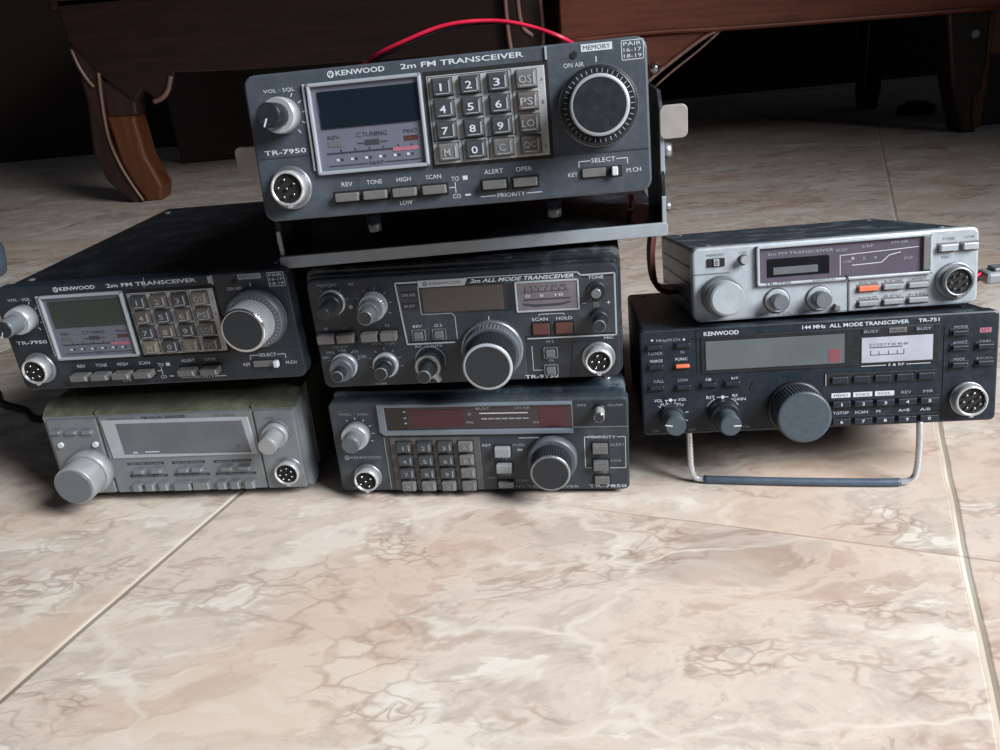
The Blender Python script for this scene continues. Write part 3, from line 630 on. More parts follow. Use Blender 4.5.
    for x0, x1 in ((2, 11.5), (13.2, 22.8), (27.0, 36.2), (38.0, 47.2)): button(t, x0, x1, 28.9, 33.8, 5, 'key_mid', surround='rubber')
    for x0, z0 in ((55.6, 27.4), (67.2, 27.4), (127.9, 13.2), (127.6, 2.9)):
        b = MB(); b.frame(x0 - .4, x0 + 7.4, z0 - .4, z0 + 6.2, .6, -1.2, .2, 'dim_metal', .15); b.box(x0 + .8, x0 + 6, -2.4, 0, z0 + .6, z0 + 5, 'knob_mid', .5); b.done('push_button', t)
    for x0 in (122.4, 134.8): button(t, x0, x0 + 9.4, 27.3, 33.6, 2, 'red_key', surround='rubber', label='brownish red button')
    knob(t, 'tuning_dial', 99.2, 19.8, 13.6, 25, 'knob_dark', 'knob_dark', 'trim', 60, (15.2, 9, 'knob_grey'), label='large dark tuning dial with a bright rim', dep=.5)
    b = MB(); b.lathe(99.2, 19.8, [(17.4, 0), (17.4, -2.4), (16.8, -3)], 'dim_metal', 60); b.lathe(99.2, 19.8, [(15.9, -3), (15.9, -3.1), (15.9, -8), (15.5, -9)], 'knob_grey', 40, 48, .4); b.done('dial_ring', t)
    knob(t, 'tone_button', 157.6, 50.4, 2.7, 5, 'knob_dark', 'knob_mid', 'dim_metal', 0, (5.2, 1.4, 'knob_black'))
    knob(t, 'tuning_offset_knob', 158.6, 35.9, 3.4, 15, 'knob_black', 'knob_dark', 'knob_mid', 0, (5, 7, 'knob_dark'))
    mic_socket(t, 157.4, 12.2, 9.2, 8, 6, ri=6.0)
    feet(t, ((16, 22), (W - 16, 22), (16, 215), (W - 16, 215)), 6.6, 6, z=-1.5)

# ------------------------------------------------------------------ bottom of the centre stack: 7850
W, H = 174.5, 60.1
with Radio(W, 'radio_transceiver', 'dark grey radio with red display and number keypad, lowest of the centre stack', 'radio', (-16.7, 431.9, 3.9), -.1549, .001, -.008) as t:
    b = MB(); b.rrect(1.5, W - 1.5, 0, H + 3.2, 3, 8, 200, 'case_navy', .6); case_screws(b, W, 200, H, H + 3.0); b.done('case', t)
    b = MB(); b.rrect(0, W, 0, H, 3.5, -.001, 9, 'panel_grey', 1)
    b.box(30.9, 31.5, -.4, .2, 1, 37, 'dim_metal', .1); b.box(142.9, W - 1.5, -.5, .2, 42.0, 58.2, 'panel_dark', .2); b.line([(142.9, 57), (142.9, 42), (173.6, 42)], .5, 'dim_metal', -.6)
    b.done('front_panel', t)
    b = MB(); b.prism([(29.6, 58.6), (143, 58.6), (143, 56.8), (34, 56.8), (34, 41.6), (143, 41.6), (143, 38.6), (32.4, 38.6), (29.6, 41)], -2, .3, 'trim_dull', .5); b.done('display_frame', t)
    b = MB(); b.box(33.5, 142.6, -.5, .2, 41, 57.2, 'glass_plum', .1); b.box(48.6, 80.8, -.7, 0, 43.8, 54.6, 'glass_red', .1); b.box(124, 140, -.7, 0, 42.5, 56.6, 'glass_red', .1)
    b.box(33.8, 47, -.65, 0, 41.6, 56.8, 'glass_black', .1)
    for z in (53, 49, 45.6): b.box(45.0, 46.4, -.8, 0, z, z + 1, 'grey_print')
    b.line([(90, 51.8), (117.4, 51.8)], .6, 'white', -.7); 
    for x in range(91, 118, 4): b.line([(x, 48.3), (x + 2.6, 48.3)], .8, 'grey_print', -.7)
    b.text('BUSY', 88, 96, 54.2, 56, 'grey_print', -.7); b.text('ON AIR', 110, 119, 54.2, 56, 'grey_print', -.7); b.text('MHz', 81.6, 86, 45.4, 46.8, 'grey_print', -.7); b.text('KHz', 123.6 - 3, 124, 45.0, 46.4, 'grey_print', -.75); b.text('>', 83, 85, 50.4, 52.4, 'grey_print', -.7)
    b.done('display_window', t)
    b = MB(); b.box(34.4, 88.2, -.6, .2, 0.6, 36.8, 'plate_dull', .3); b.done('keypad_plate', t)
    leg = ['1', '2', '3', 'A', '4', '5', '6', 'B', '7', '8', '9', 'C', 'M', '0', '#', 'D']
    for r in range(4):
        for c in range(4):
            x0 = 38.6 + c * 12.3; z1 = 34.2 - r * 8.9
            b = MB(); b.box(x0 - .7, x0 + 9.2, -.9, 0, z1 - 6.9, z1 + .5, 'rubber', .3); b.box(x0, x0 + 8.6, -3.6, 0, z1 - 6.2, z1, 'key_mid' if (c == 3 or r == 3) else 'key_dark', .7)
            b.box(x0 + 7.2, x0 + 7.8, -3.75, -3.3, z1 - 5.2, z1 - 1, 'grey_print'); b.text(leg[r * 4 + c], x0 + (3.8 if r + c == 0 else 3), x0 + (4.5 if r + c == 0 else 5.2), z1 - 4.6, z1 - 2, 'grey_print', -3.8); b.done('keypad_key', t)
    b = MB(); b.text('VOL · SQL', 6, 24, 51.3, 53, 'grey_print'); ticks(b, 15.2, 39.6, 9.2, 10.6, -30, 120, 6, 'white', .35)
    emblem(b, 6.4, 23.2, 1.5, 'grey_print', 'panel_grey'); b.text('KENWOOD', 8.6, 27.6, 22.4, 24.2, 'grey_print'); b.text('TR-7850', 150.6, 172.6, 1.6, 3.6, 'white', bold=.01); b.text('FM TRANSCEIVER', 107, 145, 1.5, 3.3, 'grey_print'); b.text('MIC', 7, 12, 1.4, 3, 'grey_print')
    b.line([(158, 35.2), (149.2, 35.2), (149.2, 14.8), (172.4, 14.8), (172.4, 35.2), (168, 35.2)], .4, 'white'); b.text('PRIORITY', 151.4, 167, 34.2, 36, 'white'); b.text('ALERT', 163.6, 171.8, 29.2, 31, 'grey_print'); b.text('OPER', 163.6, 170, 18.6, 20.2, 'grey_print'); b.text('TONE', 154.6, 161.6, 11.4, 12.8, 'grey_print')
    b.text('KEY', 89.6, 94.6, 29.8, 31.4, 'white'); b.text('M.SEL', 107.6, 115, 29.8, 31.4, 'grey_print'); b.text('REV', 98.6, 104.6, 21.4, 22.9, 'grey_print'); b.text('CODE', 98.4, 104.8, 9.6, 11, 'grey_print'); b.line([(111.4, 35.2), (129.8, 35.4)], .4); b.box(110, 113, -.2, 0, 26.6, 28, 'grey_print')
    b.text('SCAN', 107.8, 115, 6, 7.4, 'grey_print'); b.text('OFF', 146, 151, 55, 56.4, 'grey_print', -.6); b.text('HI LOW', 163, 171.6, 54.8, 56.2, 'grey_print', -.6); b.text('ON', 91, 95, 8, 9.4, 'grey_print'); b.done('lettering', t)
    knob(t, 'volume_knob', 15.2, 39.6, 5.4, 15, 'knob_mid', 'knob_grey', None, 0, (8.2, 7, 'knob_light'))
    mic_socket(t, 18, 10.6, 8.6, 7, 5, ri=6.0)
    for x0, z0, z1 in ((96.9, 24.2, 30.2), (97.1, 13.4, 19.0), (97.3, 2.4, 6.6)): button(t, x0, x0 + 9, z0, z1, 2.2 if z0 < 3 else 4, 'key_light', surround='rubber')
    for x0, z0, z1 in ((153.6, 25.8, 31.4), (153.8, 14.8, 20.4), (154.2, 4.6, 9.6)): button(t, x0, x0 + 8.6, z0, z1, 2.2 if z0 < 5 else 4, 'key_mid', surround='rubber')
    knob(t, 'tuning_dial', 130.2, 22.6, 11.6, 19, 'knob_dark', 'knob_dark', 'dim_metal', 48, (14.6, 6.5, 'knob_grey'), label='large dark dial with a bright rim')
    knob(t, 'power_switch_knob', 158.2, 52.4, 3, 9.5, 'knob_light', 'knob_dark', 'chrome', 0, (4, 2, 'knob_black'))
    feet(t, ((16, 22), (W - 16, 22), (16, 180), (W - 16, 180)), 3.6, 6)

# ------------------------------------------------------------------ bottom of the left stack: silver 4000A
W, H = 160, 55.6
with Radio(W, 'radio_transceiver', 'tarnished silver dual band radio standing on the floor at the bottom of the left stack', 'radio', (-203.1, 460.7, 5.9), -.1095, .015, -.0049) as t:
    b = MB(); b.rrect(1, W - 1, 2, 61.5, 2, 14, 190, 'case_olive', .8); case_screws(b, W, 190, H, 61.2)
    for i in range(4): b.box(W - 1.2, W - .6, 16 + i * 3.2, 17.4 + i * 3.2, 4, 60, 'silver_old', .2)
    b.done('case', t)
    b = MB()
    # bezel whose top slopes up towards the case
    t_ = bmesh.new(); front = [(0, 0, 3), (0, 0, H - .5), (W, 0, H - .5), (W, 0, 3)]; mid = [(-1.5, 3, 0), (-1.5, 6, 58), (W + 1.5, 6, 58), (W + 1.5, 3, 0)]; back = [(-1.5, 16, 0), (-1.5, 16, 61.8), (W + 1.5, 16, 61.8), (W + 1.5, 16, 0)]
    rows = [[t_.verts.new(p) for p in q] for q in (front, mid, back)]
    t_.faces.new(rows[0]); t_.faces.new(rows[2][::-1])
    tops = []
    for a, c in zip(rows, rows[1:]):
        for i in range(4):
            f = t_.faces.new((a[i], c[i], c[(i + 1) % 4], a[(i + 1) % 4]))
            if i in (1,): tops.append(f)
    ko = b.mi('silver_old'); kt = b.mi('case_olive'); t_.faces.index_update(); ti = [f.index for f in tops]; nf = len(b.bm.faces)
    b.merge(t_, 'silver_old'); b.bm.faces.ensure_lookup_table()
    for q in ti: b.bm.faces[nf + q].material_index = kt
    b.box(2, 34.2, -1.6, .3, 1.5, 53.6, 'silver_old', .7); b.box(35.4, 133, -1.1, .3, 1, 54.6, 'silver_old', .7); b.box(134, 158.6, -1.6, .3, 1, 54.4, 'silver_old', .7)
    for x in (34.8, 133.5): b.box(x - .3, x + .3, -.4, 14, 4, 57.5, 'case_olive')
    b.done('front_panel', t)
    b = MB(); b.prism([(37, 52), (130, 50.6), (131.8, 25.4), (38.6, 25.6)], -1.9, 0, 'silver', .6); b.prism([(47, 49.6), (126.2, 48.6), (128, 27), (47.6, 28.8)], -2.3, 0, 'lcd_slate', .2)
    b.box(53, 56, -2.5, -2, 29.4, 30.2, 'white'); b.box(61, 70, -2.5, -2, 29.6, 30.2, 'white'); b.text('A', 120, 122, 31, 33, 'dark_print', -2.5); b.done('display_window', t)
    b = MB(); b.text('KENWOOD', 41.9, 59, 52.0, 53.5, 'key_mid', -1.3); b.text('FM DUAL BANDER', 63.8, 91.7, 51.8, 53.6, 'dark_print', -1.3, bold=.01); b.text('TW-4000A', 109, 122.4, 51.3, 53.1, 'key_mid', -1.3)
    for x0, x1, z in ((46.3, 70.3, 20.5), (75.5, 96.7, 20.3), (102.5, 126.5, 20.1), (46.1, 70.8, 11.6), (75, 98, 11.5), (101.8, 127.8, 11.2)):
        b.box(x0, x1, -1.3, 0, z, z + 1.7, 'dark_print', .1)
        b.text('MS MR SCAN' if z > 15 else 'REV TONE LOW', x0 + 2, x1 - 2, z + .35, z + 1.35, 'grey_print', -1.42)
    b.text('F LOCK  ALERT', 6, 28, 48.8, 50.3, 'grey_print', -1.8); b.text('VOL', 140, 146, 48.6, 50, 'key_mid', -1.8); b.done('lettering', t)
    for x0, x1, z0, z1 in ((3.6, 10.6, 44.6, 47.2), (13.8, 20.8, 44.2, 46.8), (24, 31, 44, 46.6), (50, 57, 15.2, 18), (61, 68.5, 15.2, 18), (79, 86, 15.2, 18), (88, 95, 15.2, 18), (106.5, 114, 15.2, 18), (117.5, 125.5, 15.2, 18),
                           (46.8, 52.5, 2.6, 7.9), (55.2, 61, 2.6, 7.9), (64.2, 70, 2.6, 7.9), (74, 85, 2.4, 7.8), (86.4, 97, 2.4, 7.8), (102, 107.8, 2.2, 7.6), (110.6, 116.4, 2.2, 7.6), (119.8, 126, 2.2, 7.6)):
        button(t, x0, x1, z0, z1, 3.8, 'silver_old', bev=.4, surround='key_light', edge='silver')
    for cx, cz in ((7.6, 36.7), (30.2, 36.3)): knob(t, 'indicator_lamp', cx, cz, 1.8, 3, 'white', label='small round pale lamp')
    knob(t, 'tuning_dial', 22.4, 18.6, 12.6, 22.5, 'knob_worn', 'knob_mid', None, 0, (14.6, 9, 'knob_worn'), label='large plain silver tuning dial')
    knob(t, 'volume_knob', 146.3, 39.4, 5.6, 20, 'knob_worn', 'knob_worn', None, 0, (8, 8, 'knob_worn'))
    b = MB(); b.lathe(146.3, 39.4, [(8.15, -3.4), (8.15, -4.2)], 'dark_print', 40); b.done('knob_ring', t)
    mic_socket(t, 148.6, 13.0, 9.4, 6.4, 8, ri=6.3)
    feet(t, ((16, 30), (W - 16, 30), (16, 170), (W - 16, 170)), 3.2, 6, z=2)
    FC = t.matrix_world.copy()

# ------------------------------------------------------------------ right stack, lower: 751 on its wire bail
W, H = 191.2, 61.3
with Radio(W, 'radio_transceiver', 'blue-black all mode radio propped on a wire stand, under the silver radio on the right', 'radio', (173.96, 412.1, 35.9), -.1244, .2051, .0115) as t:
    TF = t.matrix_world.copy()
    b = MB(); b.rrect(1.2, W - 1.2, 1, H - .4, 3, 8, 168, 'panel_navy', .8); case_screws(b, W, 168, H, H - .7, 'black'); b.done('case', t)
    b = MB(); b.rrect(0, W, 0, H, 3, -.001, 9, 'panel_navy', 1.2)
    b.box(31.4, 31.9, -.35, .2, 35.8, H - 1.6, 'panel_dark'); b.box(163.0, 163.5, -.35, .2, 1.5, 54, 'panel_dark'); b.box(1.2, 31.8, -.3, .2, 34.4, 34.9, 'panel_dark'); b.box(163.2, W - 1.2, -.3, .2, 26, 26.5, 'panel_dark')
    b.prism([(100.6, 31), (159.6, 30.4), (159.6, 24.2), (101, 24.4)], -.5, .2, 'knob_black', .2); b.line([(101, 24.6), (101, 30.6)], .5, 'grey_print', -.7)
    b.prism([(60, 24.4), (61.7, 29.6), (63.4, 24.4)], -.4, 0, 'knob_black'); b.done('front_panel', t)
    b = MB(); b.box(33.6, 160.5, -.5, .2, 34.6, 55.8, 'knob_black', .3); b.box(36.1, 110.8, -.9, 0, 36.8, 53.2, 'lcd_grey', .2)
    b.box(102.4, 108.6, -1.0, 0, 37.6, 45, 'lcd_pink', .1); b.done('display_window', t)
    b = MB(); b.box(119.8, 157, -.9, 0, 36.2, 50.2, 'meter', .2); b.line([(124, 44.6), (141, 44.6)], .5, 'dark_print', -1.0); b.box(124, 131, -1, -.8, 45.6, 47, 'grey_print'); b.text('S 1 3 5 7 9 20 40 60', 124, 144, 45.4, 46.8, 'dark_print', -1.02)
    b.line([(124.6, 43), (124.6, 40.4), (142, 40.4), (142, 43)], .35, 'dark_print', -1.0)
    for x in (129, 134, 138.5): b.line([(x, 40.4), (x, 42.4)], .35, 'dark_print', -1.0)
    b.done('signal_meter', t)
    for x0, mt in ((120.1, 'panel_dark'), (134.0, 'key_mid'), (147.6, 'panel_dark')):
        b = MB(); b.box(x0, x0 + 9.3, -.9, 0, 52.2, 55.0, mt, .2); b.text('BUSY' if mt != 'key_mid' else 'ON AIR', x0 + 1, x0 + 8.3, 52.9, 54.3, 'grey_print' if mt != 'key_mid' else 'dark_print', -1.0); b.done('indicator_lamp_cover', t)
    b = MB(); b.text('KENWOOD', 35.5, 54.6, 56.3, 58.7, 'white', bold=.02); b.text('144 MHz', 88.6, 101, 56.9, 59, 'white', bold=.015); b.text('ALL MODE TRANSCEIVER', 103, 144.6, 56.9, 59, 'white', bold=.015); b.text('TR-751', 149.4, 160.2, 57.0, 59, 'white', bold=.015)
    b.text('S & RF', 134, 142.4, 33.8, 35.2, 'white', -.65); b.line([(120, 34.4), (132.6, 34.4)], .35, 'white', -.65); b.line([(143.6, 34.4), (156, 34.4)], .35, 'white', -.65)
    b.prism([(6.2, 56), (7.8, 56), (7, 54.6)], -.15, 0, 'white'); b.text('MHz/M.CH', 9.4, 22.4, 54.4, 56.0, 'grey_print'); b.prism([(23.8, 54.6), (25.4, 54.6), (24.6, 56)], -.15, 0, 'white')
    b.text('F.LOCK', 4.6, 12.6, 47.2, 48.8, 'grey_print'); b.text('VOICE', 5.2, 12.4, 42.8, 44.4, 'white'); b.text('TN', 22, 24.4, 47.2, 48.8, 'grey_print'); b.text('FUNC', 19.6, 26.2, 43.2, 44.8, 'white')
    b.text('CALL', 7, 12.8, 31.0, 32.6, 'grey_print'); b.text('LOW', 20.8, 26.2, 31, 32.6, 'grey_print'); b.text('NB', 36, 39, 30.6, 32.2, 'white'); b.text('RIT', 50, 53.8, 30.4, 32, 'white')
    b.text('VOL', 6.8, 11.6, 19.6, 21.4, 'white'); b.text('SQL', 20.4, 25, 19.6, 21.4, 'white'); b.line([(13, 20.5), (19.2, 20.5)], .35); b.lathe(16, 20.5, [(1, 0), (1, -.2)], 'white', 12); b.text('PUSH ON', 10.4, 21.6, 17.2, 18.8, 'white')
    b.text('RIT', 36, 40.8, 20, 21.8, 'white'); b.line([(42, 20.8), (48, 20.8)], .35); b.lathe(45, 20.8, [(1, 0), (1, -.2)], 'white', 12); b.text('RF', 50.4, 53.4, 20.6, 22.2, 'white'); b.text('GAIN', 50.6, 57.6, 18.4, 20, 'white')
    arc(b, 45, 11.3, 9.6, 30, 60, .5); arc(b, 45, 11.3, 9.6, 118, 150, .5); ticks(b, 16.4, 11.3, 8, 9.4, -20, 140, 6, 'white', .35); b.text('SQL', 5, 9, 1.8, 3.4, 'grey_print'); b.text('OFF', 25.6, 29.6, 1.6, 3.2, 'grey_print'); b.text('CAL', 56, 60, 2.0, 3.6, 'grey_print')
    for i in range(5):
        x = 104.2 + i * 11.6
        if i < 3: b.box(x, x + 10.2, -.2, 0, 17.0, 19.7, 'white', .05); b.text(('MEMO', 'VOICE', 'SQL')[i], x + 1.4, x + 8.8, 17.6, 19.1, 'key_mid', -.3)
        else: b.text(('REV', 'MR')[i - 3], x + 2.4, x + 7.6, 17.6, 19.2, 'grey_print')
        b.text(('T/STOP', 'SCAN', 'M', 'A=B', 'A/B')[i], x + 1, x + 1 + (8.4, 7, 2, 6, 5.4)[i], 7.4, 9.0, 'white')
    b.text('MODE', 168, 175, 52.4, 53.9, 'grey_print'); b.text('ASSIST', 167.6, 175, 43.9, 45.4, 'grey_print'); b.text('WIDE', 168, 174, 34.6, 36.1, 'grey_print'); b.text('-DIAL', 180.4, 187.6, 43.8, 45.3, 'grey_print'); b.text('A/C.SQ', 179.6, 188, 34.4, 35.9, 'grey_print')
    b.box(181.0, 187, -.25, 0, 49.4, 52, 'pink'); b.text('SET', 181.8, 186.2, 49.9, 51.5, 'red_key', -.3); b.done('lettering', t)
    knob(t, 'volume_knob', 16.4, 11.3, 5.7, 22, 'knob_slate', 'knob_slate', None, 0, (7, 10, 'knob_dark'), 170)
    knob(t, 'gain_knob', 45, 11.3, 5.8, 26, 'knob_slate', 'knob_slate', None, 0, (8.6, 12, 'knob_black'), 0)
    knob(t, 'tuning_dial', 84.8, 12.4, 14.4, 20, 'knob_slate', 'knob_slate', 'knob_slate', 52, (15.6, 3, 'knob_black'), label='large plain blue-grey tuning dial', dep=.5)
    for x0, z0 in ((4, 50.3), (19.8, 50.8), (4.6, 39.2), (4.6, 27), (19.4, 26.7), (33.4, 27.2), (46.4, 27.4)): button(t, x0, x0 + 8, z0, z0 + 2.5, 2.4, 'key_navy', surround='knob_black')
    button(t, 19.4, 27, 39.2, 41.2, 2.6, 'orange', surround='knob_black', label='orange function button')
    for i in range(5): button(t, 104 + i * 11.4, 112.6 + i * 11.4, 25.4, 29.2, 1.8, 'panel_navy', surround=None, edge='panel_dark')
    for r in range(2):
        for i in range(5):
            x0 = 104.2 + i * 11.6; z0 = (12, 2.0)[r]
            button(t, x0, x0 + 9.6, z0, z0 + 3.4, 3, 'key_navy', text=str((r * 5 + i + 1) % 10), surround='knob_black')
    for x0, z0 in ((166.6, 48.8), (166.7, 40.6), (166.9, 31.2), (179.8, 40.8), (180, 31.6)): button(t, x0, x0 + 8, z0, z0 + 2.6, 2.4, 'key_navy', surround='knob_black')
    mic_socket(t, 175.8, 13.2, 9.6, 7, 8, ri=7.0)
    # wire bail: drawn in world space, brought into the radio's frame
    inv = (Matrix.Translation(t.matrix_world.translation) @ t.matrix_world.to_3x3().to_4x4()).inverted()
    def loc(p): q = inv @ (Vector(p) * MM); return (q.x / MM + W / 2, q.y / MM, q.z / MM)
    A = [(106.4, 428, 37), (106.6, 426.5, 26), (107.0, 425, 12), (108.8, 424, 4.8), (114, 423, 2.7), (135, 418, 2.5), (168, 410.5, 2.5), (205, 403, 2.5), (220, 400.6, 2.7), (226.6, 399.8, 4.8), (228.6, 400.4, 12), (229.2, 402.5, 26), (229.4, 405.5, 38.5)]
    P = smooth_path(A, 6)
    b = MB(); b.tube([loc(p) for p in P], 1.75, 'socket_metal', 14)
    o = b.done('wire_stand', t)
    b = MB(); b.tube([loc(p) for p in P if 113 < p[0] < 221], 2.35, 'sleeve', 14); o2 = b.done('stand_sleeve', o); o2['label'] = 'slate blue plastic sleeve'
    for x in (101.5, 238.5):
        pass
    feet(t, ((20, 158), (W - 20, 158)), .6, 5, z=1)

# ------------------------------------------------------------------ right stack, upper: silver 7730
W, H = 153.6, 41.7
p = TF @ Vector((12.6 * MM, 22 * MM, 62.4 * MM))
with Radio(W, 'radio_transceiver', 'small silver radio with one orange button, on top of the blue-black radio at the right', 'radio', (188.6, 433.5, 95.7), -.0896, .2051, .0115) as t:
    b = MB(); b.rrect(1.2, W - 1.2, 1.2, H - .6, 2, 8, 150, 'case_navy', .5); case_screws(b, W, 150, H, H - .9); b.box(3, W - 3, 10, 12, H - 1, H - .3, 'dim_metal', .1)
    for i in range(3): b.box(.8, 1.4, 14, 146, 9 + i * 10, 10 + i * 10, 'black')
    b.done('case', t)
    b = MB(); b.rrect(0, W, 0, H, 4, -.001, 9, 'silver', 1.3); b.rrect(.9, W - .9, .9, H - .8, 3.4, 4.6, 6.2, 'dark_print', .2)
    b.box(1, 20.4, -.3, .1, 27.0, 27.4, 'key_mid'); b.prism([(79, 18.8), (124.5, 20.6), (124.5, .8), (84.8, .8), (84.8, 16.6), (82.6, 17.2)], -.35, .1, 'silver', .1); b.box(84.4, 85.2, -.5, .1, 1, 18.4, 'key_mid'); b.done('front_panel', t)
    b = MB(); b.frame(34.8, 128.4, 18.2, 40.4, 1.6, -2.4, .2, 'silver', .5); b.box(34.4, 35.2, -1, .1, 18, 40, 'dark_print'); b.box(123.6, 128, -2.2, .2, 20.4, 38.8, 'key_mid', .4); b.done('display_frame', t)
    b = MB(); b.box(36, 124, -.5, .1, 19.8, 39, 'glass_mauve', .1); b.box(40.6, 74.2, -.8, 0, 22.6, 32.8, 'glass_black', .2); b.box(44, 68, -.9, 0, 24, 28, 'lcd_slate', .1)
    b.text('2m FM TRANSCEIVER', 41, 76.4, 34.6, 36.2, 'grey_print', -.7); b.line([(80, 21.2), (80, 31.8), (121.5, 33.4)], .35, 'white', -.65); b.line([(86.5, 26), (102, 26.4), (106, 30), (112, 31.2)], .4, 'white', -.65)
    for st, x, z in (('BUSY', 78, 34), ('S/RF', 91.6, 35), ('ON AIR', 107, 36), ('1', 86, 29), ('5', 92, 28.6), ('9', 98, 28.4), ('LOW', 81.5, 27.4), ('DUP', 114, 27)): b.text(st, x, x + len(st) * 1.5, z, z + 1.5, 'grey_print', -.7)
    b.done('display_window', t)
    b = MB(); b.text('TR-7730', 39, 53, 18.6, 20.0, 'dark_print', -2.5); b.text('KENWOOD', 65, 77, 18.8, 20.2, 'key_mid', -2.5); b.prism([(82.2, 18.6), (84.4, 18.6), (83.3, 20.6)], -2.6, 0, 'dark_print')
    b.text('OFF · VOL', 34, 54, 1.2, 2.9, 'key_mid'); b.text('SQL · RIT', 60, 76, 1.2, 2.9, 'key_mid'); b.text('MEMORY', 8, 17.6, 36.7, 38.1, 'key_mid'); b.text('CALL', 25.6, 30.4, 37.0, 38.3, 'key_mid')
    for i in range(3):
        for j, st in enumerate((('M.SCAN', 'A.SCAN', 'OFFSET'), ('HOLD', 'REV', 'MR'))):
            x0 = 90.4 + i * 13.2; z = 14.9 - j * 8.4; b.text(st[i], x0, x0 + 9.4, z, z + 1.5, 'key_mid', -.5)
    b.text('TONE', 134, 140.6, 35.6, 37, 'key_mid'); b.text('LOW', 146, 151, 35.8, 37.2, 'key_mid'); b.text('MIC', 134, 139, 25.6, 27.0, 'key_mid')
    b.done('lettering', t)
    b = MB(); b.box(8.3, 17.8, -.9, .1, 31, 35.6, 'rubber', .3); b.box(11.6, 14.6, -1.6, 0, 31.4, 35.2, 'silver', .2); b.text('8', 12.3, 13.9, 32.0, 34.6, 'dark_print', -1.72); b.done('thumbwheel_switch', t)
    knob(t, 'call_button', 28, 33.7, 2.4, 4.5, 'knob_light', 'knob_light', None, 0, (2.9, 1, 'rubber'))
    knob(t, 'tuning_dial', 15.6, 14.6, 9.4, 17, 'knob_light', 'silver', None, 0, (11.4, 6, 'knob_mid'), label='large plain silver dial')
    knob(t, 'volume_knob', 45.7, 9.5, 4.4, 9.5, 'knob_mid', 'knob_mid', None, 0, (6.6, 1.6, 'silver')); knob(t, 'squelch_knob', 68.6, 9, 4.6, 9.5, 'knob_mid', 'knob_mid', None, 0, (6.8, 1.6, 'silver'))
    for cx, cz in ((45.7, 9.5), (68.6, 9)):
        b = MB(); b.lathe(cx, cz, [(7.2, 0), (7.2, -.5)], 'dark_print', 40); b.done('knob_ring', t)
    b = MB(); b.prism([(76, 2), (79.5, 1.2), (79.5, 4.4), (77, 5.4)], -3, 0, 'key_mid', .4); b.done('lever_switch', t)
    for j in range(2):
        for i in range(3):
            x0 = 89.6 + i * 13.3; z0 = 11.2 - j * 8.3
            button(t, x0, x0 + 10.4, z0, z0 + 2.9, 2.6, 'orange' if (i == 0 and j == 0) else 'key_light', surround='key_mid', label='orange push button' if (i == 0 and j == 0) else None)
    button(t, 132.3, 141.2, 29.8, 33.4, 3.2, 'silver', surround='key_mid'); button(t, 144.2, 152, 29.8, 33.4, 3.2, 'silver', surround='key_mid')
    mic_socket(t, 140.9, 13.2, 10.2, 6.5, 8, body='dim_metal', ri=6.6)

# ------------------------------------------------------------------ mounting bracket of the top radio
with Radio(210, 'mounting_bracket', 'black U-shaped metal bracket with grey lip holding the topmost radio', 'bracket', (-9, 441, 148.4), -.075, 0, .014) as t:
    b = MB(); b.box(0, 210, 0, 150, 0, 2.2, 'bracket', .5)
    for x in (30, 60, 150, 180): b.box(x, x + 12, 30, 110, -2.6, .4, 'rubber', .2)
    b.done('base_plate', t)
    b = MB(); b.rrect(0, 210, -.4, 6.4, 1.5, -1.6, .6, 'bracket_edge', .4); b.done('front_lip', t)
    for s in (0, 1):
        b = MB(); X = Matrix.Translation((0.4 if not s else 209.6 - 2.2, 0, 0))
        pts = [(2, 2), (60, 2), (64, 20), (60, 66), (48, 72), (14, 72), (6, 64), (1, 18)]       # (y, z) outline
        t_ = bmesh.new(); a = [t_.verts.new((0, y, z)) for y, z in pts]; c = [t_.verts.new((2.2, y, z)) for y, z in pts]
        t_.faces.new(a); t_.faces.new(c[::-1])
        for i in range(len(pts)): t_.faces.new((a[i], c[i], c[(i + 1) % len(pts)], a[(i + 1) % len(pts)]))
        bmesh.ops.recalc_face_normals(t_, faces=t_.faces[:]); bmesh.ops.bevel(t_, geom=t_.edges[:], offset=.4, segments=1, affect='EDGES')
        b.merge(t_, 'bracket', T=X)
        # worn bright front edge
        b.box(0, 2.2, 0.5, 3, 3, 20, 'bracket_edge', .3, T=X); b.box(0, 2.2, 2.6, 5.4, 20, 62, 'bracket_edge', .3, T=X)
        arm = b.done('side_arm', t)
        b = MB(); x0 = 207.2 if s else -12.4
        b.rrect(x0, x0 + (14 if s else 15), 49 if s else 51.5, 65.5, 3, 0.5, 2.6, 'tab', .4); o = b.done('end_tab', arm); o['label'] = 'bare beige metal tab'
        # bolts through the arm
        for yy, zz, rr, ln in ((20, 40, 4.2, 6), (30, 28, 3.4, 4), (12, 12, 2.6, 4)):
            b = MB(); b.lathe(0, 0, [(rr, 0), (rr, -ln * .7), (rr * .8, -ln)], 'dim_metal', 18)
            b.bm.transform(Matrix.Translation((211.4 - 1.8 if s else 0.6, yy, zz)) @ Matrix.Rotation(pi / 2 if s else -pi / 2, 4, 'Z')); b.done('bolt', arm)

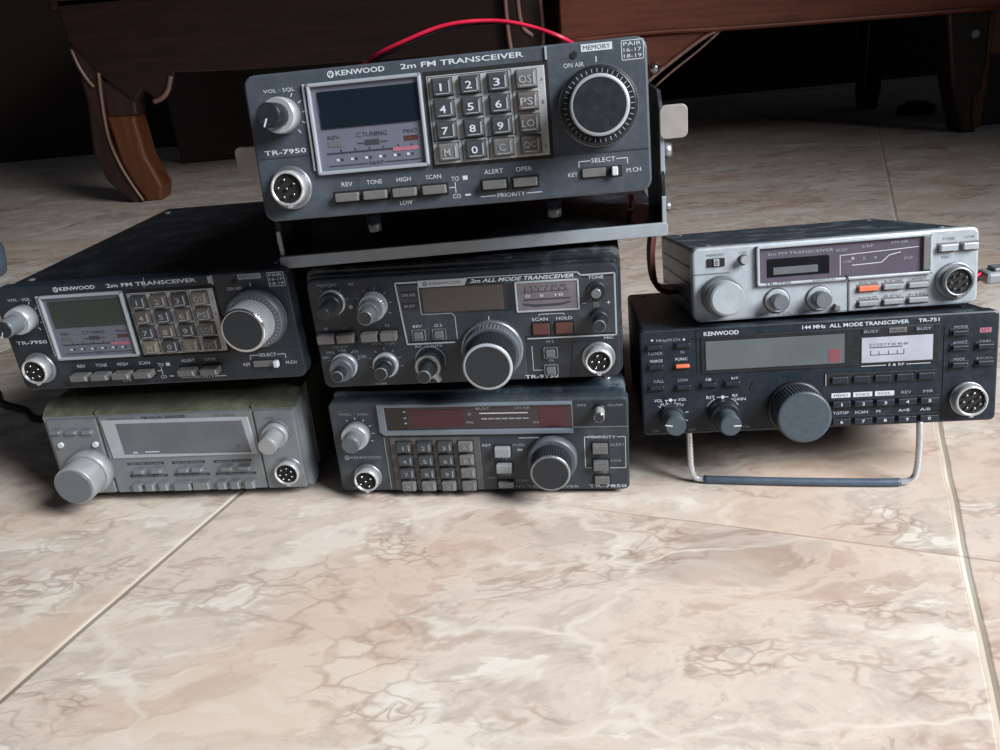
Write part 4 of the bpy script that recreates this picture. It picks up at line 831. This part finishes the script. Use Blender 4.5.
# pivot screws between the arms and the radio belong to the bracket's arms; power lead of the top radio
with Radio(0, 'power_cable', 'thin red and black power cable arching behind the topmost radio', 'cable') as t:
    A = [(-82, 594, 222), (-74, 560, 237), (-58, 520, 246), (-40, 508, 253), (-12, 505, 260.5), (15, 505, 260.5), (36, 502, 255.5), (54, 500, 247.5), (66, 530, 240), (74, 578, 235), (76, 600, 220)]
    P = smooth_path(A, 8)
    b = MB(); b.tube(P, 1.15, 'red_wire', 10); b.done('red_wire', t)
    b = MB(); b.tube([(q[0] + .4, q[1] + 1.4, q[2] - 2.0 + 2.6 * max(0, sin((i - 30) * .05))) for i, q in enumerate(P)], 1.05, 'black_wire', 10); b.done('black_wire', t)
with Radio(0, 'wire_connector', 'tiny red wire ends hanging beside the right arm of the bracket', 'connector') as t:
    b = MB(); b.tube(smooth_path([(80, 470, 149.4), (81, 466, 154), (82, 463, 160), (82, 464, 166)], 4), 1.5, 'red_wire', 8); b.done('red_lead', t)
    b = MB(); b.tube(smooth_path([(80, 463, 158), (82.5, 461.5, 158), (83, 462, 163)], 3), .7, 'white', 8); b.done('pale_tip', t)

# rust-brown strap between the centre and right stacks
b = MB(); P = smooth_path([(107, 528, 124), (105.5, 526, 112), (106, 524, 98), (109, 524, 90), (116, 525, 86.5), (124, 530, 85)], 6)
k = b.mi('rust'); rows = []
for i, q in enumerate(P):
    d = (P[min(i + 1, len(P) - 1)] - P[max(i - 1, 0)]).normalized(); n = Vector((d.z, 0, -d.x)).normalized()
    rows.append([b.bm.verts.new(q + n * a + Vector((0, c, 0))) for a, c in ((1.6, -4), (1.6, 8), (-1.6, 8), (-1.6, -4))])
for a, c in zip(rows, rows[1:]):
    for i in range(4):
        f = b.bm.faces.new((a[i], c[i], c[(i + 1) % 4], a[(i + 1) % 4])); f.material_index = b.mi('tan') if i == (2) else k
for r in (rows[0], rows[-1]): b.bm.faces.new(r)
tag(b.done('bent_strap'), 'rust-brown bent strap hooked beside the small silver radio, behind the gap between stacks', 'strap')

# printed lettering belongs to the front panel's own surface
for o in [o for o in COL.objects if o.name.startswith('lettering')]:
    fp = [c for c in o.parent.children if c.name.startswith('front_panel')][0]
    A, B = fp.data, o.data
    base = len(A.materials); mp = {}
    for i, mm in enumerate(B.materials):
        if mm.name not in [x.name for x in A.materials]: A.materials.append(mm)
        mp[i] = [x.name for x in A.materials].index(mm.name)
    bm = bmesh.new(); bm.from_mesh(B)
    for f in bm.faces: f.material_index = mp[f.material_index]
    tmp = bpy.data.meshes.new('tmp'); bm.to_mesh(tmp); bm.free()
    bm = bmesh.new(); bm.from_mesh(A); bm.from_mesh(tmp); bm.to_mesh(A); bm.free()
    bpy.data.objects.remove(o); bpy.data.meshes.remove(tmp)
